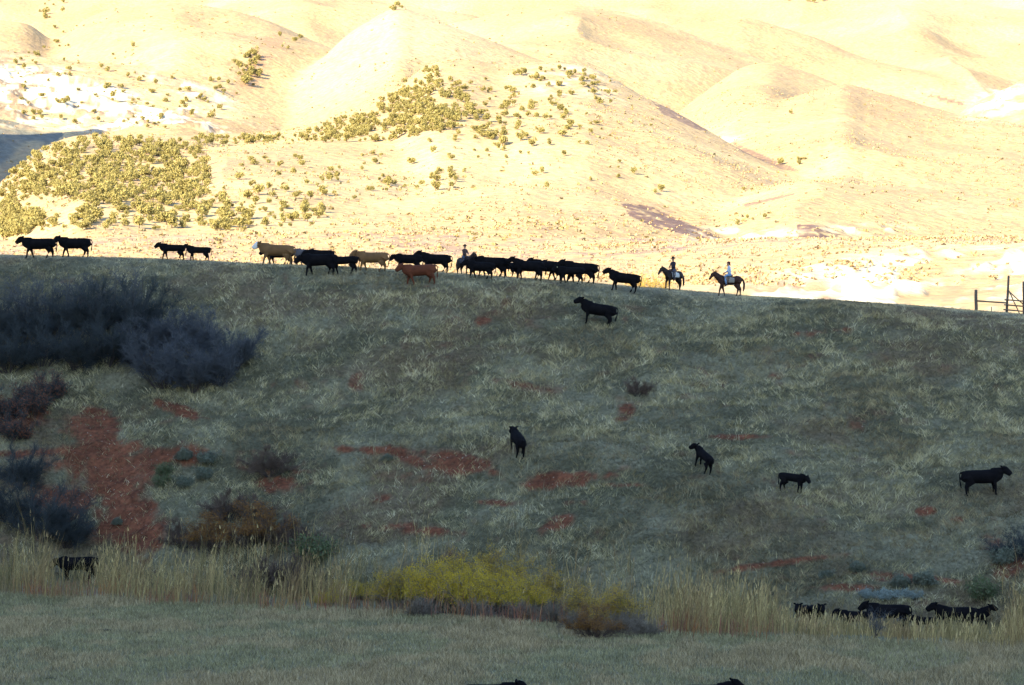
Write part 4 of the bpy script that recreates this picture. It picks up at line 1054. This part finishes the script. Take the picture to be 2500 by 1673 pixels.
# ------------------------------------------------------------------ junipers on the far hills
m_jun = noisy('juniper_foliage', (.27, .235, .085), (.17, .155, .06), .6)
m_jtr = mat('juniper_trunk', (.10, .07, .05))
def juniper(seed):
    g = np.random.default_rng(seed); P = []
    for k in range(7):
        c = g.normal(0, .55, 3) * [1, 1, .5] + [0, 0, 1.9 + .3 * g.normal()]; r_ = .75 + .4 * g.random()
        p = g.normal(0, 1, (70, 3)); p /= np.linalg.norm(p, axis=1)[:, None]; P.append(c + p * r_ * (.5 + .6 * g.random((70, 1))) * [1, 1, 1.05])
    P = np.concatenate(P); P = P[P[:, 2] > .35]
    v, q = leaf_quads(P, .40, seed, 1.4)
    tr0 = np.array([[0, 0, -.4], [.05, 0, .7], [0, .05, .8]]); tr1 = np.array([[.05, 0, .8], [.5, .2, 2.0], [-.5, -.1, 2.0]])
    v2, q2 = segs(tr0, tr1, np.array([.22, .12, .12]), np.array([.14, .05, .05]), 5)
    me = mesh_np('juniper', np.concatenate([v, v2]), np.concatenate([q, q2 + len(v)]))
    me.materials.append(m_jun); me.materials.append(m_jtr)
    mi = np.zeros(len(q) + len(q2), np.int32); mi[len(q):] = 1; me.polygons.foreach_set('material_index', mi)
    return me, (v, q)
JM = [juniper(100 + i) for i in range(9)]
areas = [   # polygon (measured units), count, size, region key
 ([(20,400),(100,342),(180,322),(400,325),(470,350),(480,430),(400,470),(200,470),(110,455),(0,500),(0,440)], 640, 1.15, 'a'),
 ([(110,500),(200,480),(480,440),(600,520),(560,532),(130,530)], 150, 1.15, 'a'),
 ([(0,480),(90,500),(130,520),(60,540),(0,552)], 110, 1.2, 'a'),
 ([(330,322),(700,312),(900,220),(975,160),(1030,170),(1080,250),(1060,290),(900,325),(700,330),(470,335)], 480, 1.1, 'b'),
 ([(900,250),(1100,170),(1180,200),(1150,330),(950,330)], 80, 1.0, 'b'),
 ([(1180,165),(1340,160),(1420,200),(1400,240),(1150,250)], 60, 1.05, 'c'),
 ([(1080,240),(1360,250),(1380,345),(1080,370)], 60, 1.05, 'c'),
 ([(560,360),(1040,350),(1100,400),(700,480),(600,530),(500,440)], 60, .95, 'd'),
 ([(850,400),(1050,415),(1050,445),(880,430)], 14, 1.0, 'd'),
 ([(480,430),(760,440),(740,525),(600,530)], 30, 1.05, 'd'),
 ([(1050,300),(1900,430),(1500,480),(1100,400)], 16, .8, 'c'),
 ([(0,100),(140,60),(300,150),(560,190),(500,300),(60,285)], 120, 1.05, 'e'),
 ([(535,135),(590,125),(600,200),(550,205)], 30, 1.6, 'f'),
 ([(640,85),(690,90),(680,112),(640,112)], 5, 1.9, 'f'),
 ([(80,5),(150,0),(140,40),(95,45)], 12, 1.9, 'g'),
 ([(1760,-10),(1920,-10),(1880,8),(1800,4)], 16, 2.0, 'g'),
 ([(890,10),(930,18),(925,28),(895,30)], 5, 1.3, 'g'),
 ([(1580,490),(1760,500),(1700,530)], 3, .7, 'c'),
 ([(1740,360),(1850,365),(1840,385),(1760,380)], 5, .9, 'c'),
]
LB = dict(a=('bushy olive juniper in the dense stand on the low slope at the left', 'junipers of the dense stand at the left'),
          b=('small juniper in the dark stand running up to the pointed knoll', 'junipers of the stand up to the pointed knoll'),
          c=('scattered juniper on the sunny slope right of the pointed knoll', 'scattered junipers right of the knoll'),
          d=('isolated juniper on the smooth golden slope left of the round mound', 'isolated junipers on the smooth slope'),
          e=('juniper growing on the white limestone cliffs at the upper left', 'junipers on the limestone cliffs'),
          f=('large dark juniper in the ravine at the upper left', 'junipers in the ravine'),
          g=('tree near the top edge of the far hills', 'trees near the top of the far hills'))
pts = []
for poly, cnt, sz, key in areas:
    P = np.array(poly, float)
    lo, hi = P.min(0), P.max(0); got = []; tries = 0
    while len(got) < cnt:
        c_ = lo + (hi - lo) * rng.random((cnt * 3, 2))
        ok = inpoly(c_[:, 0] * V, c_[:, 1] * V, poly)
        ok &= fbm(c_[:, 0] / 22 + 3, c_[:, 1] / 14, 2) > rng.random(len(c_)) * .42 + .20
        for c1 in c_[ok]:
            if len(got) >= cnt: break
            if got:
                g_ = np.array(got[-400:]); dd = ((g_ - c1) * [1, 1.7]) ** 2
                if dd.sum(1).min() < (6.5 * sz) ** 2 * rng.random(): continue
            got.append(c1)
        tries += 1
        if tries > 60: break
    got = np.array(got[:cnt])
    pts += [(a, b, sz, key) for a, b in got]
for a, b, s_ in [(1690,516,1.0),(1828,378,1.7),(925,192,1.5),(1490,290,1.0),(305,110,1.3),(175,62,1.0),(180,210,1.2),(265,215,1.3),(60,540,1.0),(355,525,1.1),(1250,430,.8),(1810,262,.8)]: pts.append((a, b, s_, 'c' if a > 1200 else 'e' if b < 240 else 'd'))
PP = np.array([(a, b) for a, b, _, _ in pts]) * V
H_ = hit(PP[:, 0], PP[:, 1], True)
ok = ~np.isnan(H_[:, 0])
size = np.array([p[2] for p in pts]) * (.30 + .52 * rng.random(len(pts)) ** 1.4)
keys = [p[3] for p in pts]
scr = np.where(ok, size / np.nan_to_num(H_[:, 1], nan=1e9), 0)
order = np.argsort(-scr)
# keep every tree of the sparse regions single, then the largest of the dense stands
single = set([i for i in order if ok[i]][:298])
sv = []; sq = []; o_ = 0
for i in range(len(pts)):
    if not ok[i]: continue
    p = H_[i]; a = rng.random() * 6.28; s_ = size[i]; k = int(rng.integers(0, 9))
    sx = s_ * rng.uniform(.85, 1.2); szz = s_ * rng.uniform(.8, 1.2)
    if i in single:
        o = bpy.data.objects.new('juniper_tree', JM[k][0]); C.objects.link(o)
        o.location = p; o.rotation_euler = (0, 0, a); o.scale = (sx, sx, szz)
        tag(o, LB[keys[i]][0], 'tree', LB[keys[i]][1])
    else:
        v, q = JM[k][1]; c_, s2 = math.cos(a), math.sin(a)
        vv = np.stack([(v[:, 0] * c_ - v[:, 1] * s2) * sx, (v[:, 0] * s2 + v[:, 1] * c_) * sx, v[:, 2] * szz], 1) + p
        sv.append(vv); sq.append(q + o_); o_ += len(vv)
if sv:
    me = mesh_np('juniper_woodland', np.concatenate(sv), np.concatenate(sq)); me.materials.append(m_jun)
    tag(link('juniper_woodland', me), 'remaining small junipers of the woodland on the far slopes', 'woodland', kind='stuff')

# sagebrush and tussocks dotting the far slopes
def far_scatter(name, N, y0, y1, size, dens, m, label, cat='brush'):
    px = rng.random(N) * 2640 - 70; d = y0 * (y1 / y0) ** rng.random(N)
    x = (px - 1250) / F * d; z = far_h(x, d)
    X, Y_ = project(x, d, z)
    k = dens(x, d, X, Y_) > rng.random(N)
    x, d, z = x[k], d[k], z[k]; n = len(x)
    if n == 0: return
    parts = []
    for r_ in range(5):
        P = np.stack([x, d, z], 1) + rng.normal(0, 1, (n, 3)) * [size * .4, size * .4, size * .15] + [0, 0, size * .3]
        v, q = leaf_quads(P, size * .9, 50 + r_, 1.2); parts.append((v, q, v))
    v, q, _ = join(parts)
    me = mesh_np(name, v, q); me.materials.append(m)
    return tag(link(name, me), label, cat, kind='stuff')
m_fs = noisy('far_sagebrush', (.33, .26, .19), (.25, .19, .16), .5)
far_scatter('sagebrush_cover', 24000, 560, 790, .3, lambda x, d, X, Y_: sstep(.40, .62, fbm(x / 14, d / 14, 3)) * .5, m_fs, 'low sagebrush peppering the sunlit bench behind the ridge')
m_tu = noisy('far_tussocks', (.40, .30, .17), (.30, .22, .13), .5)
far_scatter('hill_tussocks', 30000, 480, 1500, .55, lambda x, d, X, Y_: .15 + .8 * sstep(.45, .65, fbm(x / 40, d / 50, 3)), m_tu, 'dry tussocks and low brush on the sunlit hills')

m_br = noisy('hill_brush_leaves', (.27, .215, .095), (.19, .16, .08), .4)
far_scatter('hill_brush', 9000, 700, 2600, .85, lambda x, d, X, Y_: (.08 + .5 * sstep(.5, .68, fbm(x / 30 + 5, d / 40, 3))) * (.35 + .65 * (X < 1500 * V)), m_br, 'low olive brush specks on the far slopes')

# dung pats and trodden dark spots on the meadow
m_dung = noisy('dung', (.03, .028, .02), (.02, .018, .014), 8)
def dung(px, py, r_, label):
    p = Vector(hit(px * V, py * V)[0]); b = bmesh.new()
    for k in range(4):
        bmesh.ops.create_icosphere(b, subdivisions=2, radius=r_ * (1 - .15 * k), matrix=Matrix.Translation((random.uniform(-.5, .5) * r_ * 1.5, random.uniform(-.3, .3) * r_, .03)) @ Matrix.Diagonal((1.5, 1, .3, 1)))
    m_ = bpy.data.meshes.new('dung_pat'); b.to_mesh(m_); b.free()
    o = link('dung_pat', m_, m_dung, None, p); tag(o, label, 'dung', 'dark dung pats in the near meadow')
dung(235, 1444, .22, 'dark dung pat at the left of the meadow'); dung(328, 1450, .16, 'dark dung pat right of the leftmost one'); dung(350, 1459, .13, 'small dark dung pat touching the middle one')
dung(163, 1422, .1, 'tiny dark dung pat near the left reeds'); dung(115, 1555, .15, 'dark dung pat at the lower left corner of the meadow'); dung(435, 1537, .1, 'tiny dark dung pat low in the meadow centre left')

# pale stones lying on the bare red soil
g = np.random.default_rng(3); st = 0
sv = []; sq = []; o_ = 0
m_stone = noisy('pale_stone', (.34, .27, .21), (.24, .16, .12), 6)
xs = (g.random(30000) * 2 - 1) * 33; ys = 165 + g.random(30000) * 45
zs = near_h(xs, ys); PX, PY = project(xs, ys, zs); dmk = dirt_mask(PX, PY, xs, ys)
k = (dmk > .5) & (g.random(30000) < .25)
V1, Q1 = leaf_quads(np.stack([xs[k], ys[k], zs[k] + .02], 1), .09, 9, 1.2); V2, Q2 = leaf_quads(np.stack([xs[k], ys[k], zs[k] + .03], 1), .08, 10, 1.1)
me = mesh_np('stones', np.concatenate([V1, V2]), np.concatenate([Q1, Q2 + len(V1)])); me.materials.append(m_stone)
tag(link('stones', me), 'pale stone chips and clods littering the bare red soil', 'gravel', kind='stuff')
